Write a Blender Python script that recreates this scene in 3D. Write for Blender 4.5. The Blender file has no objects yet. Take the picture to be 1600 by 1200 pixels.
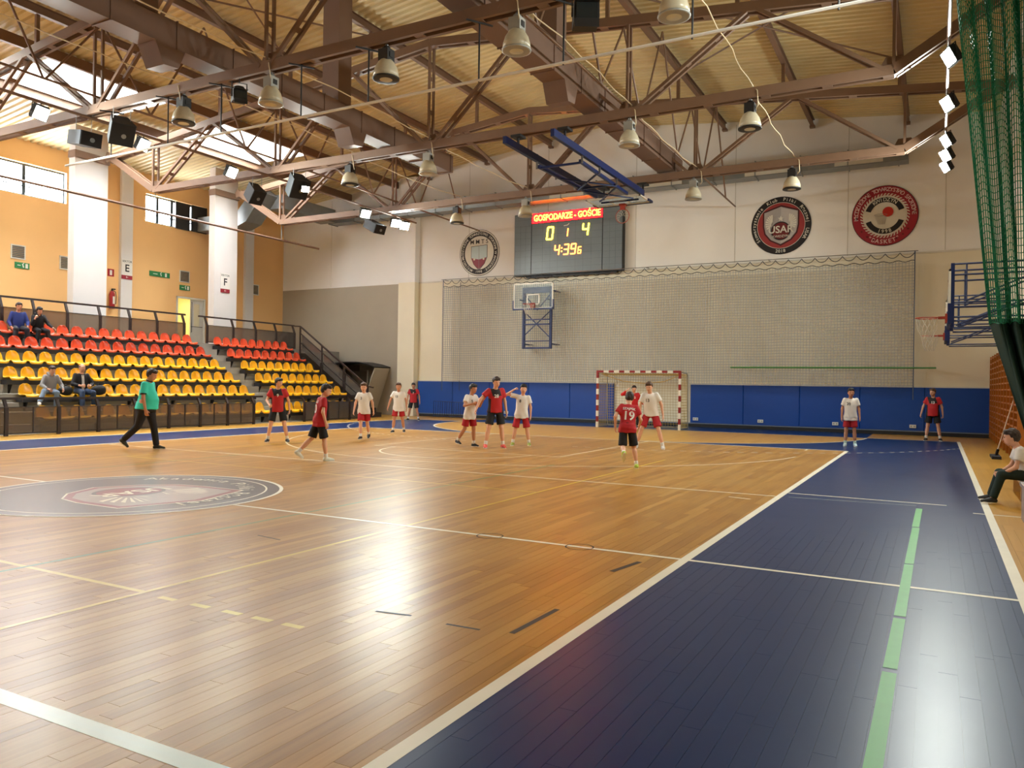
import bpy, math, random
import numpy as np
from mathutils import Vector, Matrix
from mathutils.bvhtree import BVHTree
random.seed(7)
rng = np.random.default_rng(7)
scene = bpy.context.scene
col = scene.collection
PI = math.pi

# ------------------------------------------------------------------ camera, world, exposure
cam_data = bpy.data.cameras.new('camera')
cam_data.sensor_fit = 'HORIZONTAL'
cam_data.sensor_width = 36.0
cam_data.lens = 36.0 * 1220.38 / 1600.0
cam_data.clip_end = 200
cam = bpy.data.objects.new('camera', cam_data)
col.objects.link(cam)
_yaw, _pitch, _roll = 0.498322, 0.000742, 0.014668
_f = Vector((-math.sin(_yaw) * math.cos(_pitch), math.cos(_yaw) * math.cos(_pitch), math.sin(_pitch)))
_r = Vector((math.cos(_yaw), math.sin(_yaw), 0))
_u = _r.cross(_f)
_r2 = _r * math.cos(_roll) + _u * math.sin(_roll)
_u2 = -_r * math.sin(_roll) + _u * math.cos(_roll)
cam.matrix_world = Matrix(((_r2.x, _u2.x, -_f.x, 9.41943), (_r2.y, _u2.y, -_f.y, -6.73459),
                           (_r2.z, _u2.z, -_f.z, 1.51097), (0, 0, 0, 1)))
scene.camera = cam

world = bpy.data.worlds.new('overcast_sky')
scene.world = world
world.use_nodes = True
world.node_tree.nodes['Background'].inputs['Color'].default_value = (0.92, 0.96, 1.0, 1)
world.node_tree.nodes['Background'].inputs['Strength'].default_value = 3.0

vs = scene.view_settings
vs.view_transform = 'Standard'
vs.look = 'None'
vs.gamma = 1.0
vs.use_curve_mapping = False
vs.exposure = 0.85
scene.cycles.use_denoising = True
scene.cycles.denoising_input_passes = 'RGB_ALBEDO_NORMAL'
scene.cycles.denoising_prefilter = 'ACCURATE'
scene.cycles.max_bounces = 6
scene.cycles.diffuse_bounces = 4
scene.cycles.glossy_bounces = 3
scene.cycles.transparent_max_bounces = 24
scene.cycles.sample_clamp_indirect = 6.0
scene.cycles.caustics_reflective = False
scene.cycles.caustics_refractive = False
FLOOD_STRENGTH = 330.0
DAYLIGHT = 23.0

# ------------------------------------------------------------------ material helpers
def lin(c):
    return tuple(((v / 255) / 12.92 if v / 255 <= 0.04045 else ((v / 255 + 0.055) / 1.055) ** 2.4) for v in c)

MATS = {}
def mat(name, rgb, rough=0.5, metal=0.0, noise=None, bump=None, emit=0.0, emit_rgb=None, alpha=1.0, spec=0.5, coat=0.0):
    """Procedural Principled material: sRGB colour, optional colour noise (scale, amount) and bump (scale, strength)."""
    if name in MATS:
        return MATS[name]
    m = bpy.data.materials.new(name)
    m.use_nodes = True
    nt = m.node_tree
    b = nt.nodes['Principled BSDF']
    c = lin(rgb)
    b.inputs['Base Color'].default_value = (*c, 1)
    b.inputs['Roughness'].default_value = rough
    b.inputs['Metallic'].default_value = metal
    b.inputs['Specular IOR Level'].default_value = spec
    b.inputs['Alpha'].default_value = alpha
    b.inputs['Coat Weight'].default_value = coat
    if emit:
        b.inputs['Emission Color'].default_value = (*lin(emit_rgb or rgb), 1)
        b.inputs['Emission Strength'].default_value = emit
    tc = nt.nodes.new('ShaderNodeTexCoord')
    if noise is None:
        noise = (6.0, 0.06)
    n = nt.nodes.new('ShaderNodeTexNoise')
    n.inputs['Scale'].default_value = noise[0]
    n.inputs['Detail'].default_value = 4
    nt.links.new(tc.outputs['Object'], n.inputs['Vector'])
    mp = nt.nodes.new('ShaderNodeMapRange')
    mp.inputs['To Min'].default_value = 1 - noise[1]
    mp.inputs['To Max'].default_value = 1 + noise[1]
    nt.links.new(n.outputs['Fac'], mp.inputs['Value'])
    mul = nt.nodes.new('ShaderNodeVectorMath')
    mul.operation = 'SCALE'
    mul.inputs[0].default_value = c
    nt.links.new(mp.outputs['Result'], mul.inputs['Scale'])
    nt.links.new(mul.outputs['Vector'], b.inputs['Base Color'])
    if bump:
        n2 = nt.nodes.new('ShaderNodeTexNoise')
        n2.inputs['Scale'].default_value = bump[0]
        nt.links.new(tc.outputs['Object'], n2.inputs['Vector'])
        bp = nt.nodes.new('ShaderNodeBump')
        bp.inputs['Strength'].default_value = bump[1]
        bp.inputs['Distance'].default_value = 0.01
        nt.links.new(n2.outputs['Fac'], bp.inputs['Height'])
        nt.links.new(bp.outputs['Normal'], b.inputs['Normal'])
    MATS[name] = m
    return m

class S:
    """A node socket with arithmetic, so zone masks can be written as formulas."""
    def __init__(s, nt, sock): s.nt, s.k = nt, sock
    def _op(s, op, o=None, c=None):
        n = s.nt.nodes.new('ShaderNodeMath'); n.operation = op
        for i, v in enumerate((s, o, c)):
            if v is None: continue
            if isinstance(v, S): s.nt.links.new(v.k, n.inputs[i])
            else: n.inputs[i].default_value = v
        return S(s.nt, n.outputs[0])
    def __add__(s, o): return s._op('ADD', o)
    def __sub__(s, o): return s._op('SUBTRACT', o)
    def __mul__(s, o): return s._op('MULTIPLY', o)
    def __lt__(s, o): return s._op('LESS_THAN', o)
    def __gt__(s, o): return s._op('GREATER_THAN', o)
    def abs(s): return s._op('ABSOLUTE')
    def max(s, o): return s._op('MAXIMUM', o)
    def min(s, o): return s._op('MINIMUM', o)
    def sqrt(s): return s._op('SQRT')
    def inv(s): return s._op('MULTIPLY_ADD', -1.0, 1.0)

# ------------------------------------------------------------------ mesh helpers
class MB:
    """Collects shapes; build() links them as ONE mesh object."""
    def __init__(s): s.v, s.f, s.m, s.mi = [], [], [], 0
    def mat(s, i): s.mi = i; return s
    def add(s, vs, fs):
        o = len(s.v)
        s.v.extend([tuple(v) for v in vs])
        for f in fs:
            s.f.append(tuple(i + o for i in f)); s.m.append(s.mi)
        return s
    def box(s, lo, hi):
        (a, b, c), (d, e, f) = lo, hi
        return s.add([(a, b, c), (d, b, c), (d, e, c), (a, e, c), (a, b, f), (d, b, f), (d, e, f), (a, e, f)],
                     [(0, 3, 2, 1), (4, 5, 6, 7), (0, 1, 5, 4), (1, 2, 6, 5), (2, 3, 7, 6), (3, 0, 4, 7)])
    def obox(s, c, half, M):
        c = Vector(c)
        vs = []
        for z in (-1, 1):
            for x, y in ((-1, -1), (1, -1), (1, 1), (-1, 1)):
                vs.append(c + M @ Vector((x * half[0], y * half[1], z * half[2])))
        return s.add(vs, [(0, 3, 2, 1), (4, 5, 6, 7), (0, 1, 5, 4), (1, 2, 6, 5), (2, 3, 7, 6), (3, 0, 4, 7)])
    def bar(s, a, b, w, h, up=(0, 0, 1)):
        a, b = Vector(a), Vector(b)
        d = (b - a); L = d.length; d.normalize()
        up = Vector(up)
        if abs(d.dot(up)) > 0.98: up = Vector((0, 1, 0)) if abs(d.y) < 0.9 else Vector((1, 0, 0))
        x = d.cross(up).normalized(); z = x.cross(d)
        M = Matrix((x, d, z)).transposed()
        return s.obox((a + b) / 2, (w / 2, L / 2, h / 2), M)
    def tube(s, pts, r, n=8, closed=False, caps=True):
        pts = [Vector(p) for p in pts]
        N = len(pts)
        rs = r if isinstance(r, (list, tuple)) else [r] * N
        vs, fs = [], []
        prev = None
        for i, p in enumerate(pts):
            if closed: d = pts[(i + 1) % N] - pts[i - 1]
            else: d = pts[min(i + 1, N - 1)] - pts[max(i - 1, 0)]
            d.normalize()
            if prev is None:
                ref = Vector((0, 0, 1)) if abs(d.z) < 0.9 else Vector((1, 0, 0))
                x = d.cross(ref).normalized()
            else:
                x = (prev - d * prev.dot(d))
                x = x.normalized() if x.length > 1e-6 else d.orthogonal().normalized()
            prev = x
            y = d.cross(x)
            for k in range(n):
                a = 2 * PI * k / n
                vs.append(p + (x * math.cos(a) + y * math.sin(a)) * rs[i])
        M = N if closed else N - 1
        for i in range(M):
            j = (i + 1) % N
            for k in range(n):
                k2 = (k + 1) % n
                fs.append((i * n + k, i * n + k2, j * n + k2, j * n + k))
        if caps and not closed:
            fs.append(tuple(reversed(range(n)))); fs.append(tuple((N - 1) * n + k for k in range(n)))
        return s.add(vs, fs)
    def lathe(s, prof, c=(0, 0, 0), n=20, axis=None):
        """prof: list of (radius, height); axis: matrix columns for local z"""
        M = axis or Matrix.Identity(3)
        c = Vector(c); vs, fs = [], []
        for r, h in prof:
            for k in range(n):
                a = 2 * PI * k / n
                vs.append(c + M @ Vector((r * math.cos(a), r * math.sin(a), h)))
        for i in range(len(prof) - 1):
            for k in range(n):
                k2 = (k + 1) % n
                fs.append((i * n + k, i * n + k2, (i + 1) * n + k2, (i + 1) * n + k))
        if prof[0][0] > 1e-6: fs.append(tuple(reversed(range(n))))
        if prof[-1][0] > 1e-6: fs.append(tuple((len(prof) - 1) * n + k for k in range(n)))
        return s.add(vs, fs)
    def prism(s, poly, a, b):
        """poly: list of 3D points; swept by vector b-a"""
        d = Vector(b) - Vector(a)
        n = len(poly)
        vs = [Vector(p) for p in poly] + [Vector(p) + d for p in poly]
        fs = [tuple(reversed(range(n))), tuple(range(n, 2 * n))]
        for i in range(n):
            j = (i + 1) % n
            fs.append((i, j, n + j, n + i))
        return s.add(vs, fs)
    def build(s, name, mats, parent=None, smooth=False, recalc=True):
        me = bpy.data.meshes.new(name)
        me.from_pydata(s.v, [], s.f)
        if not isinstance(mats, (list, tuple)): mats = [mats]
        for m in mats: me.materials.append(m)
        if len(mats) > 1: me.polygons.foreach_set('material_index', s.m)
        if recalc:
            import bmesh
            bm = bmesh.new(); bm.from_mesh(me)
            bmesh.ops.recalc_face_normals(bm, faces=bm.faces)
            bm.to_mesh(me); bm.free()
        if smooth: me.polygons.foreach_set('use_smooth', [True] * len(me.polygons))
        me.update()
        return link(name, me, parent)

def link(name, data, parent=None):
    o = bpy.data.objects.new(name, data)
    col.objects.link(o)
    if parent is not None: o.parent = parent
    return o
def empty(name, loc=(0, 0, 0), rz=0.0, parent=None):
    o = link(name, None, parent)
    o.empty_display_size = 0.1
    o.location = loc; o.rotation_euler = (0, 0, rz)
    return o
def tag(o, label=None, cat=None, group=None, kind=None):
    if label: o['label'] = label
    if cat: o['category'] = cat
    if group: o['group'] = group
    if kind: o['kind'] = kind
    return o
def copy_tree(o, parent=None):
    c = o.copy(); col.objects.link(c)
    if parent is not None: c.parent = parent
    for ch in list(o.children):
        copy_tree(ch, c)
    return c
def struct(o): o['kind'] = 'structure'; return o

ORD = ['first', 'second', 'third', 'fourth', 'fifth', 'sixth', 'seventh', 'eighth', 'ninth', 'tenth', 'eleventh', 'twelfth', 'thirteenth', 'fourteenth', 'fifteenth', 'sixteenth', 'seventeenth']
_glyphs = {}
def text_geo(s, size=1.0, bold=0.0, align='CENTER', font=None, shear=0.0, sx=1.0):
    """(verts 2D, faces) of a string laid on the XY plane."""
    key = (s, size, bold, align, shear, sx)
    if key in _glyphs: return _glyphs[key]
    cu = bpy.data.curves.new('glyphs', 'FONT')
    cu.body = s; cu.size = size; cu.align_x = align; cu.align_y = 'CENTER'
    cu.offset = bold * size; cu.shear = shear; cu.resolution_u = 3
    o = bpy.data.objects.new('glyphs', cu)
    me = bpy.data.meshes.new_from_object(o)
    vs = [(v.co.x * sx, v.co.y) for v in me.vertices]
    fs = [tuple(p.vertices) for p in me.polygons]
    bpy.data.objects.remove(o); bpy.data.curves.remove(cu); bpy.data.meshes.remove(me)
    _glyphs[key] = (vs, fs)
    return vs, fs
def text_on(mb, s, origin, ex, ey, size, bold=0.0, align='CENTER', shear=0.0, sx=1.0):
    vs, fs = text_geo(s, size, bold, align, None, shear, sx)
    o, ex, ey = Vector(origin), Vector(ex), Vector(ey)
    mb.add([o + ex * x + ey * y for x, y in vs], fs)
def ring_text(mb, s, c, ex, ey, R, size, a_mid, da, bold=0.0, inward=False):
    """Characters set one by one round a circle; a_mid: angle of the middle (deg), da: step (deg, clockwise when positive)."""
    c, ex, ey = Vector(c), Vector(ex), Vector(ey)
    n = len(s)
    for i, ch in enumerate(s):
        if ch == ' ': continue
        a = math.radians(a_mid - (i - (n - 1) / 2) * da)
        rad = ex * math.cos(a) + ey * math.sin(a)
        tan = ex * math.sin(a) - ey * math.cos(a)
        if inward: rad2, tan2 = -rad, -tan
        else: rad2, tan2 = rad, tan
        text_on(mb, ch, c + rad * R, tan2, rad2, size, bold)
# ------------------------------------------------------------------ the hall: floor
XL, XR, YB, YF = -20.2, 11.1, 22.9, -22.9        # left wall, right wall, goal-end wall, wall behind the camera
RX, RZ, RS = -2.83, 12.05, 0.105                 # roof ridge and slope
def roof_z(x): return RZ - RS * abs(x - RX)

def floor_material():
    m = bpy.data.materials.new('sports_parquet'); m.use_nodes = True
    nt = m.node_tree; N = nt.nodes; Lk = nt.links
    b = N['Principled BSDF']
    geo = N.new('ShaderNodeNewGeometry')
    sep = N.new('ShaderNodeSeparateXYZ'); Lk.new(geo.outputs['Position'], sep.inputs[0])
    X, Y = S(nt, sep.outputs[0]), S(nt, sep.outputs[1])
    ax, ay = X.abs(), Y.abs()
    inner = (ax < 7.5) * (ay < 14.0)
    dx = (ax - 1.5).max(0.0); dy = ay - 20.0
    goal = ((dx * dx + dy * dy).sqrt() < 6.0) * (ay < 20.0)
    court = (ax < 10.0) * (ay < 20.0)
    behind = (ay > 20.0) * (ax < 7.5)
    blue = (court * inner.inv() * goal.inv()).max(behind)
    yellow = (goal * inner.inv()).max((court.inv() * behind.inv()))
    # wood colour: plank tone + stretched grain + worn pale patches
    att = N.new('ShaderNodeAttribute'); att.attribute_name = 'tone'
    comb = N.new('ShaderNodeCombineXYZ')
    Lk.new((X * 38.0).k, comb.inputs[0]); Lk.new((Y * 1.6).k, comb.inputs[1])
    Lk.new((S(nt, att.outputs['Fac']) * 40.0).k, comb.inputs[2])
    g = N.new('ShaderNodeTexNoise'); g.inputs['Scale'].default_value = 1.0; g.inputs['Detail'].default_value = 5
    Lk.new(comb.outputs[0], g.inputs['Vector'])
    ton = S(nt, att.outputs['Fac']) * 0.42 + S(nt, g.outputs['Fac']) * 0.45 + 0.1
    ramp = N.new('ShaderNodeValToRGB')
    e = ramp.color_ramp.elements
    e[0].position = 0.15; e[0].color = (*lin((142, 94, 36)), 1)
    e[1].position = 1.0; e[1].color = (*lin((200, 152, 78)), 1)
    e2 = e.new(0.55); e2.color = (*lin((174, 124, 52)), 1)
    Lk.new(ton.k, ramp.inputs[0])
    wear = N.new('ShaderNodeTexNoise'); wear.inputs['Scale'].default_value = 0.55; wear.inputs['Detail'].default_value = 3
    wear.inputs['Roughness'].default_value = 0.65
    Lk.new(geo.outputs['Position'], wear.inputs['Vector'])
    wr = N.new('ShaderNodeMapRange'); wr.inputs['From Min'].default_value = 0.45; wr.inputs['From Max'].default_value = 0.75
    wr.inputs['To Max'].default_value = 0.35
    Lk.new(wear.outputs['Fac'], wr.inputs['Value'])
    def mix(fac, a, bb):
        n = N.new('ShaderNodeMix'); n.data_type = 'RGBA'
        if isinstance(fac, S): Lk.new(fac.k, n.inputs['Factor'])
        else: Lk.new(fac, n.inputs['Factor'])
        for v, i in ((a, 'A'), (bb, 'B')):
            s_ = [q for q in n.inputs if q.name == i and q.type == 'RGBA'][0]
            if isinstance(v, tuple): s_.default_value = (*v, 1)
            else: Lk.new(v, s_)
        return [q for q in n.outputs if q.type == 'RGBA'][0]
    wood = mix(wr.outputs['Result'], ramp.outputs['Color'], lin((194, 156, 94)))
    ywood = mix((S(nt, g.outputs['Fac']) * 0.5 + S(nt, att.outputs['Fac']) * 0.4), lin((186, 134, 50)), lin((214, 166, 78)))
    wood = mix(yellow, wood, ywood)
    # blue paint, worn in faint scratches
    sc = N.new('ShaderNodeTexNoise'); sc.inputs['Scale'].default_value = 1.0; sc.inputs['Detail'].default_value = 7
    cb2 = N.new('ShaderNodeCombineXYZ'); Lk.new((X * 9.0).k, cb2.inputs[0]); Lk.new((Y * 3.0).k, cb2.inputs[1])
    Lk.new(cb2.outputs[0], sc.inputs['Vector'])
    s2 = N.new('ShaderNodeMapRange'); s2.inputs['From Min'].default_value = 0.55; s2.inputs['From Max'].default_value = 0.8
    s2.inputs['To Max'].default_value = 0.35
    Lk.new(sc.outputs['Fac'], s2.inputs['Value'])
    bl = mix(s2.outputs['Result'], lin((6, 44, 96)), lin((34, 64, 108)))
    colr = mix(blue, wood, bl)
    Lk.new(colr, b.inputs['Base Color'])
    rn = N.new('ShaderNodeMapRange'); rn.inputs['To Min'].default_value = 0.282; rn.inputs['To Max'].default_value = 0.34
    Lk.new(wear.outputs['Fac'], rn.inputs['Value'])
    Lk.new(rn.outputs['Result'], b.inputs['Roughness'])
    b.inputs['Specular IOR Level'].default_value = 0.26
    return m
M_FLOOR = floor_material()
M_JOINT = mat('dark_floor_joint', (70, 48, 24), 0.6)
floor = struct(MB().box((XL - 0.3, YF - 0.3, -0.4), (XR + 0.3, YB + 0.3, -0.004)).build('floor', M_FLOOR))

PW, PL_ = 0.092, 1.62
def tone_mesh(t):
    me = bpy.data.meshes.new('plank')
    w, l = PW / 2 - 0.0009, PL_ / 2 - 0.0009
    vs = [(-w, -l, -0.018), (w, -l, -0.018), (w, l, -0.018), (-w, l, -0.018), (-w, -l, 0), (w, -l, 0), (w, l, 0), (-w, l, 0)]
    me.from_pydata(vs, [], [(0, 3, 2, 1), (4, 5, 6, 7), (0, 1, 5, 4), (1, 2, 6, 5), (2, 3, 7, 6), (3, 0, 4, 7)])
    me.materials.append(M_FLOOR)
    at = me.attributes.new('tone', 'FLOAT', 'POINT')
    at.data.foreach_set('value', [t] * 8)
    return me
plank_meshes = [tone_mesh((i + 0.5) / 12) for i in range(12)]
cells = []
cpos = Vector((9.41943, -6.73459, 1.51097))
nrow = int((XR + 12.6) / PW)
for i in range(nrow):
    x = XR - (i + 0.5) * PW
    y = -12.0 - rng.random() * PL_
    while y < YB:
        yc = y + PL_ / 2
        if yc + PL_ / 2 > YB: break
        d = Vector((x, yc, 0)) - cpos
        dep = d.dot(_f)
        px = 800 + 1220.4 * d.dot(_r2) / dep if dep > 0.5 else -9999
        py = 600 - 1220.4 * d.dot(_u2) / dep if dep > 0.5 else 9999
        vis = -60 < px < 1660 and py < 1290
        cells.append((dep if vis else 999, x, yc))
        y += PL_
cells.sort()
for k, (dep, x, yc) in enumerate(cells[:300]):
    o = link('plank', plank_meshes[int(rng.integers(12))], floor)
    o.location = (x, yc, 0)
    o.rotation_euler = (0, float(rng.uniform(-0.0016, 0.0016)), 0)
vs_, fs_, tn = [], [], []
for dep, x, yc in cells[300:]:
    w, l = PW / 2 - 0.0009, PL_ / 2 - 0.0009
    t = float(rng.random()); a = float(rng.uniform(-0.0016, 0.0016)) * w
    o_ = len(vs_)
    vs_ += [(x - w, yc - l, a), (x + w, yc - l, -a), (x + w, yc + l, -a), (x - w, yc + l, a)]
    fs_.append((o_, o_ + 1, o_ + 2, o_ + 3)); tn += [t] * 4
me = bpy.data.meshes.new('plank_field'); me.from_pydata(vs_, [], fs_); me.materials.append(M_FLOOR)
me.attributes.new('tone', 'FLOAT', 'POINT').data.foreach_set('value', tn)
pf = link('plank_field', me, floor); pf['kind'] = 'stuff'

# painted court lines, laid flat on the boards
M_LINE = mat('white_line_paint', (238, 232, 214), 0.38, noise=(3.0, 0.1), spec=0.3)
M_LINEP = mat('pale_line_paint', (236, 222, 190), 0.4, noise=(3.0, 0.12), spec=0.3)
M_YEL = mat('yellow_line_paint', (210, 176, 52), 0.32, noise=(5.0, 0.2))
M_GRN = mat('thin_green_line_paint', (74, 130, 72), 0.32, noise=(5.0, 0.2))
M_TAPE = mat('green_floor_tape', (72, 168, 78), 0.45, noise=(9.0, 0.12))
M_CYAN = mat('pale_blue_line_paint', (196, 208, 200), 0.3, noise=(5.0, 0.1))
M_BLK = mat('black_floor_mark', (42, 34, 26), 0.5)
LZ = 0.0012
def strip(pts, w, m, z=LZ, name='court_line', closed=False):
    n = len(pts); vs, fs = [], []
    for i, (x, y) in enumerate(pts):
        if closed: a, c = pts[i - 1], pts[(i + 1) % n]
        else: a, c = pts[max(i - 1, 0)], pts[min(i + 1, n - 1)]
        dx, dy = c[0] - a[0], c[1] - a[1]; L = math.hypot(dx, dy) or 1
        nx, ny = -dy / L * w / 2, dx / L * w / 2
        vs += [(x + nx, y + ny, z), (x - nx, y - ny, z)]
    rngk = range(n if closed else n - 1)
    for i in rngk:
        j = (i + 1) % n
        fs.append((2 * i, 2 * i + 1, 2 * j + 1, 2 * j))
    return MB().add(vs, fs).build(name, m, floor)
def seg(x0, y0, x1, y1, w, m=M_LINE, z=LZ): return strip([(x0, y0), (x1, y1)], w, m, z)
def arc(cx, cy, r, a0, a1, w, m=M_LINE, n=48, z=LZ):
    return strip([(cx + r * math.cos(math.radians(a0 + (a1 - a0) * i / n)), cy + r * math.sin(math.radians(a0 + (a1 - a0) * i / n))) for i in range(n + 1)], w, m, z)
for sx in (-1, 1):
    seg(sx * 7.5, -14, sx * 7.5, 14, 0.085)
    seg(sx * 10, -20, sx * 10, 20, 0.085, z=LZ)
    seg(sx * 6.6, 14, sx * 6.6, 13.5, 0.05, M_LINEP)
    seg(sx * 4.5, -9, sx * 4.5, 9, 0.045, M_YEL, 0.0016)
    seg(sx * 3.05, -6.7, sx * 3.05, 6.7, 0.035, M_GRN, 0.0014)
    seg(sx * 1.85, -2.0 + 0.0, sx * 10, 0, 0.055) if False else None
seg(1.93, 0, 10, 0, 0.055, z=0.0018); seg(-10, 0, -1.93, 0, 0.055, z=0.0018)
for sy in (-1, 1):
    seg(-7.5, sy * 14, 7.5, sy * 14, 0.07)
    seg(-10, sy * 20, -1.54, sy * 20, 0.06); seg(1.54, sy * 20, 10, sy * 20, 0.06)
# goal area line and dashed nine metre line at the far goal
arc(1.5, 20, 6, 270, 360, 0.06); arc(-1.5, 20, 6, 180, 270, 0.06); seg(-1.5, 14.0, 1.5, 14.0, 0.06, z=0.0016)
for cx, a0, a1 in ((1.5, 270, 343), (-1.5, 197, 270)):
    k = 0; st = 1.0
    aa = a0
    while aa < a1:
        arc(cx, 20, 9, aa, aa + 0.95, 0.05, M_LINE, 3, 0.0016); aa += 2.1
# basketball: three point arc, free throw lane and circle at the far end
ca = math.degrees(math.asin((13.5 - 12.425) / 6.75))
arc(0, 12.425, 6.75, 180 - ca * 0 + 8, 352 , 0.045, M_LINEP, 64)
seg(-2.45, 14, -2.45, 8.2, 0.045, M_LINEP); seg(2.45, 14, 2.45, 8.2, 0.045, M_LINEP); seg(-2.45, 8.2, 2.45, 8.2, 0.045, M_LINEP)
arc(0, 8.2, 1.8, 180, 360, 0.045, M_LINEP)
seg(-7.3, 4.65, 7.45, 4.65, 0.05, M_LINEP, 0.0018)
seg(6.9, 4.23, 7.21, 4.15, 0.04, M_LINEP)
seg(7.55, 5.12, 9.55, 5.06, 0.045, M_LINE); seg(7.62, 4.68, 9.2, 4.8, 0.02, M_CYAN)
seg(9.83, 4.5, 10.35, 4.48, 0.05, M_LINE, 0.0016)
seg(-4.5, -3.1, 4.5, -3.1, 0.045, M_YEL); seg(-4.5, 3.1, 4.5, 3.1, 0.045, M_YEL)
for x in (4.7, 5.03, 5.33, 5.6, 5.86): seg(x, -3.13, x + 0.16, -3.13, 0.05, M_YEL)
seg(2.5, -4.65, 7.42, -4.62, 0.1, M_CYAN)
for a, b_ in (((9.24, 4.53), (9.23, 3.0)), ((9.235, 2.95), (9.225, 0.9)), ((9.225, 0.87), (9.22, -0.9)), ((9.22, -0.96), (9.215, -2.02)), ((9.215, -2.09), (9.21, -4.6))):
    strip([a, b_], 0.072, M_TAPE, 0.0022, 'floor_tape')
for q in ((7.11, -0.75, 7.19, -0.29, 0.05), (7.17, -2.56, 7.19, -1.95, 0.04), (6.18, -2.62, 6.44, -2.58, 0.025), (6.73, -2.61, 6.97, -2.6, 0.025), (3.6, -1.2, 3.95, -1.25, 0.02)):
    strip([q[:2], q[2:4]], q[4], M_BLK, LZ, 'floor_mark')
for x in (5.53, 6.5):
    strip([(x + 0.13 * math.cos(2 * PI * i / 28), 0.09 + 0.0 * i + 0.13 * math.sin(2 * PI * i / 28) - 0.09) for i in range(28)], 0.014, M_BLK, 0.0024, 'socket_ring', True)

# centre circle emblem painted on the boards
M_EMB = mat('charcoal_emblem_paint', (62, 50, 52), 0.32, noise=(1.2, 0.25))
M_EMBR = mat('dark_red_emblem_paint', (128, 34, 44), 0.32, noise=(3.0, 0.15))
M_EMBG = mat('grey_emblem_paint', (164, 150, 146), 0.32, noise=(6.0, 0.15))
def disc(r, m, z, name, n=72, cx=0, cy=0):
    return MB().add([(cx + r * math.cos(2 * PI * i / n), cy + r * math.sin(2 * PI * i / n), z) for i in range(n)], [tuple(range(n))]).build(name, m, floor)
disc(1.93, M_EMB, 0.0026, 'centre_disc')
strip([(1.92 * math.cos(2 * PI * i / 72), 1.92 * math.sin(2 * PI * i / 72)) for i in range(72)], 0.05, M_LINE, 0.0032, 'centre_ring', True)
strip([(1.72 * math.cos(2 * PI * i / 72), 1.72 * math.sin(2 * PI * i / 72)) for i in range(72)], 0.025, M_LINE, 0.0032, 'centre_ring', True)
def shield_pts(s, n=10):
    """outline of the shield, local (u right, v up), unit height about 2"""
    top = [(-0.86, 0.72), (0.0, 1.0), (0.86, 0.72)]
    r = [(0.86, 0.72), (0.86, 0.0), (0.78, -0.4), (0.5, -0.75), (0.0, -1.0)]
    l = [(-x, y) for x, y in reversed(r[:-1])]
    return [(x * s, y * s) for x, y in top[:2] + r + l[:-1]]
def floor_uv(u, v):      # emblem is turned to be read from the left stand
    return (v * 1.0 + 0.28, -u * 1.0 + 0.0)
def flat_poly(pts, m, z, name): return MB().add([(x, y, z) for x, y in pts], [tuple(range(len(pts)))]).build(name, m, floor)
flat_poly([floor_uv(u, v) for u, v in shield_pts(1.1)], M_LINE, 0.0034, 'shield')
flat_poly([floor_uv(u, v) for u, v in shield_pts(1.07)], M_EMBR, 0.0040, 'shield')
flat_poly([floor_uv(u, v) for u, v in shield_pts(0.96)], M_EMBG, 0.0046, 'shield')
mbw = MB()
for sx in (-1, 1):
    for i in range(9):
        a = math.radians(20 + i * 16)
        p0 = (sx * (0.30 + 0.10 * math.cos(a)), -0.1 + 0.3 * math.sin(a)); p1 = (sx * (0.42 + 0.33 * math.cos(a)), -0.05 + 0.62 * math.sin(a))
        q = [floor_uv(p0[0], p0[1] - 0.015), floor_uv(p0[0], p0[1] + 0.015), floor_uv(p1[0], p1[1] + 0.045), floor_uv(p1[0], p1[1] - 0.045)]
        mbw.add([(x, y, 0.0052) for x, y in q], [(0, 1, 2, 3)])
mbw.build('wing_feathers', M_LINE, floor)
c_ = [floor_uv(0.46 * math.cos(2 * PI * i / 36), -0.32 + 0.42 * math.sin(2 * PI * i / 36)) for i in range(36)]
flat_poly(c_, M_EMB, 0.0056, 'emblem_ball')
c_ = [floor_uv(0.41 * math.cos(2 * PI * i / 36), -0.32 + 0.37 * math.sin(2 * PI * i / 36)) for i in range(36)]
flat_poly(c_, M_EMBR, 0.0060, 'emblem_ball')
mt = MB()
text_on(mt, 'USAR', (*floor_uv(0, -0.26), 0.0068), (0, -1, 0), (1, 0, 0), 0.42, 0.02)
mt.build('emblem_lettering', M_LINE, floor)
mt = MB()
ring_text(mt, 'Akademia Piłki Ręcznej', (0, 0, 0.0068), (0, -1, 0), (1, 0, 0), 1.45, 0.3, 150, 7.0, 0.01)
mt.build('emblem_lettering', M_LINE, floor)

# ------------------------------------------------------------------ the hall: walls
M_WHITE = mat('white_wall_paint', (243, 241, 236), 0.8, noise=(0.6, 0.07), bump=(40, 0.1))
M_CREAM = mat('cream_wall_paint', (238, 230, 206), 0.75, noise=(0.7, 0.07), bump=(40, 0.1))
M_TAUPE = mat('taupe_wall_paint', (174, 164, 146), 0.75, noise=(0.7, 0.09), bump=(40, 0.1))
M_ORANGE = mat('apricot_wall_paint', (236, 188, 126), 0.8, noise=(0.5, 0.06), bump=(40, 0.1))
M_COL = mat('pale_column_paint', (220, 216, 212), 0.8, noise=(1.0, 0.06))
M_TRIM = mat('white_trim', (222, 218, 206), 0.6)
T = 0.35
ZL = 6.15
wb = MB()
wb.mat(0).box((-12.6, YB, 0), (XR + T, YB + T, ZL))
wb.mat(1).box((XL - T, YB, 0), (-12.6, YB + T, ZL))
zl, zr = roof_z(XL - T), roof_z(XR + T)
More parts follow.
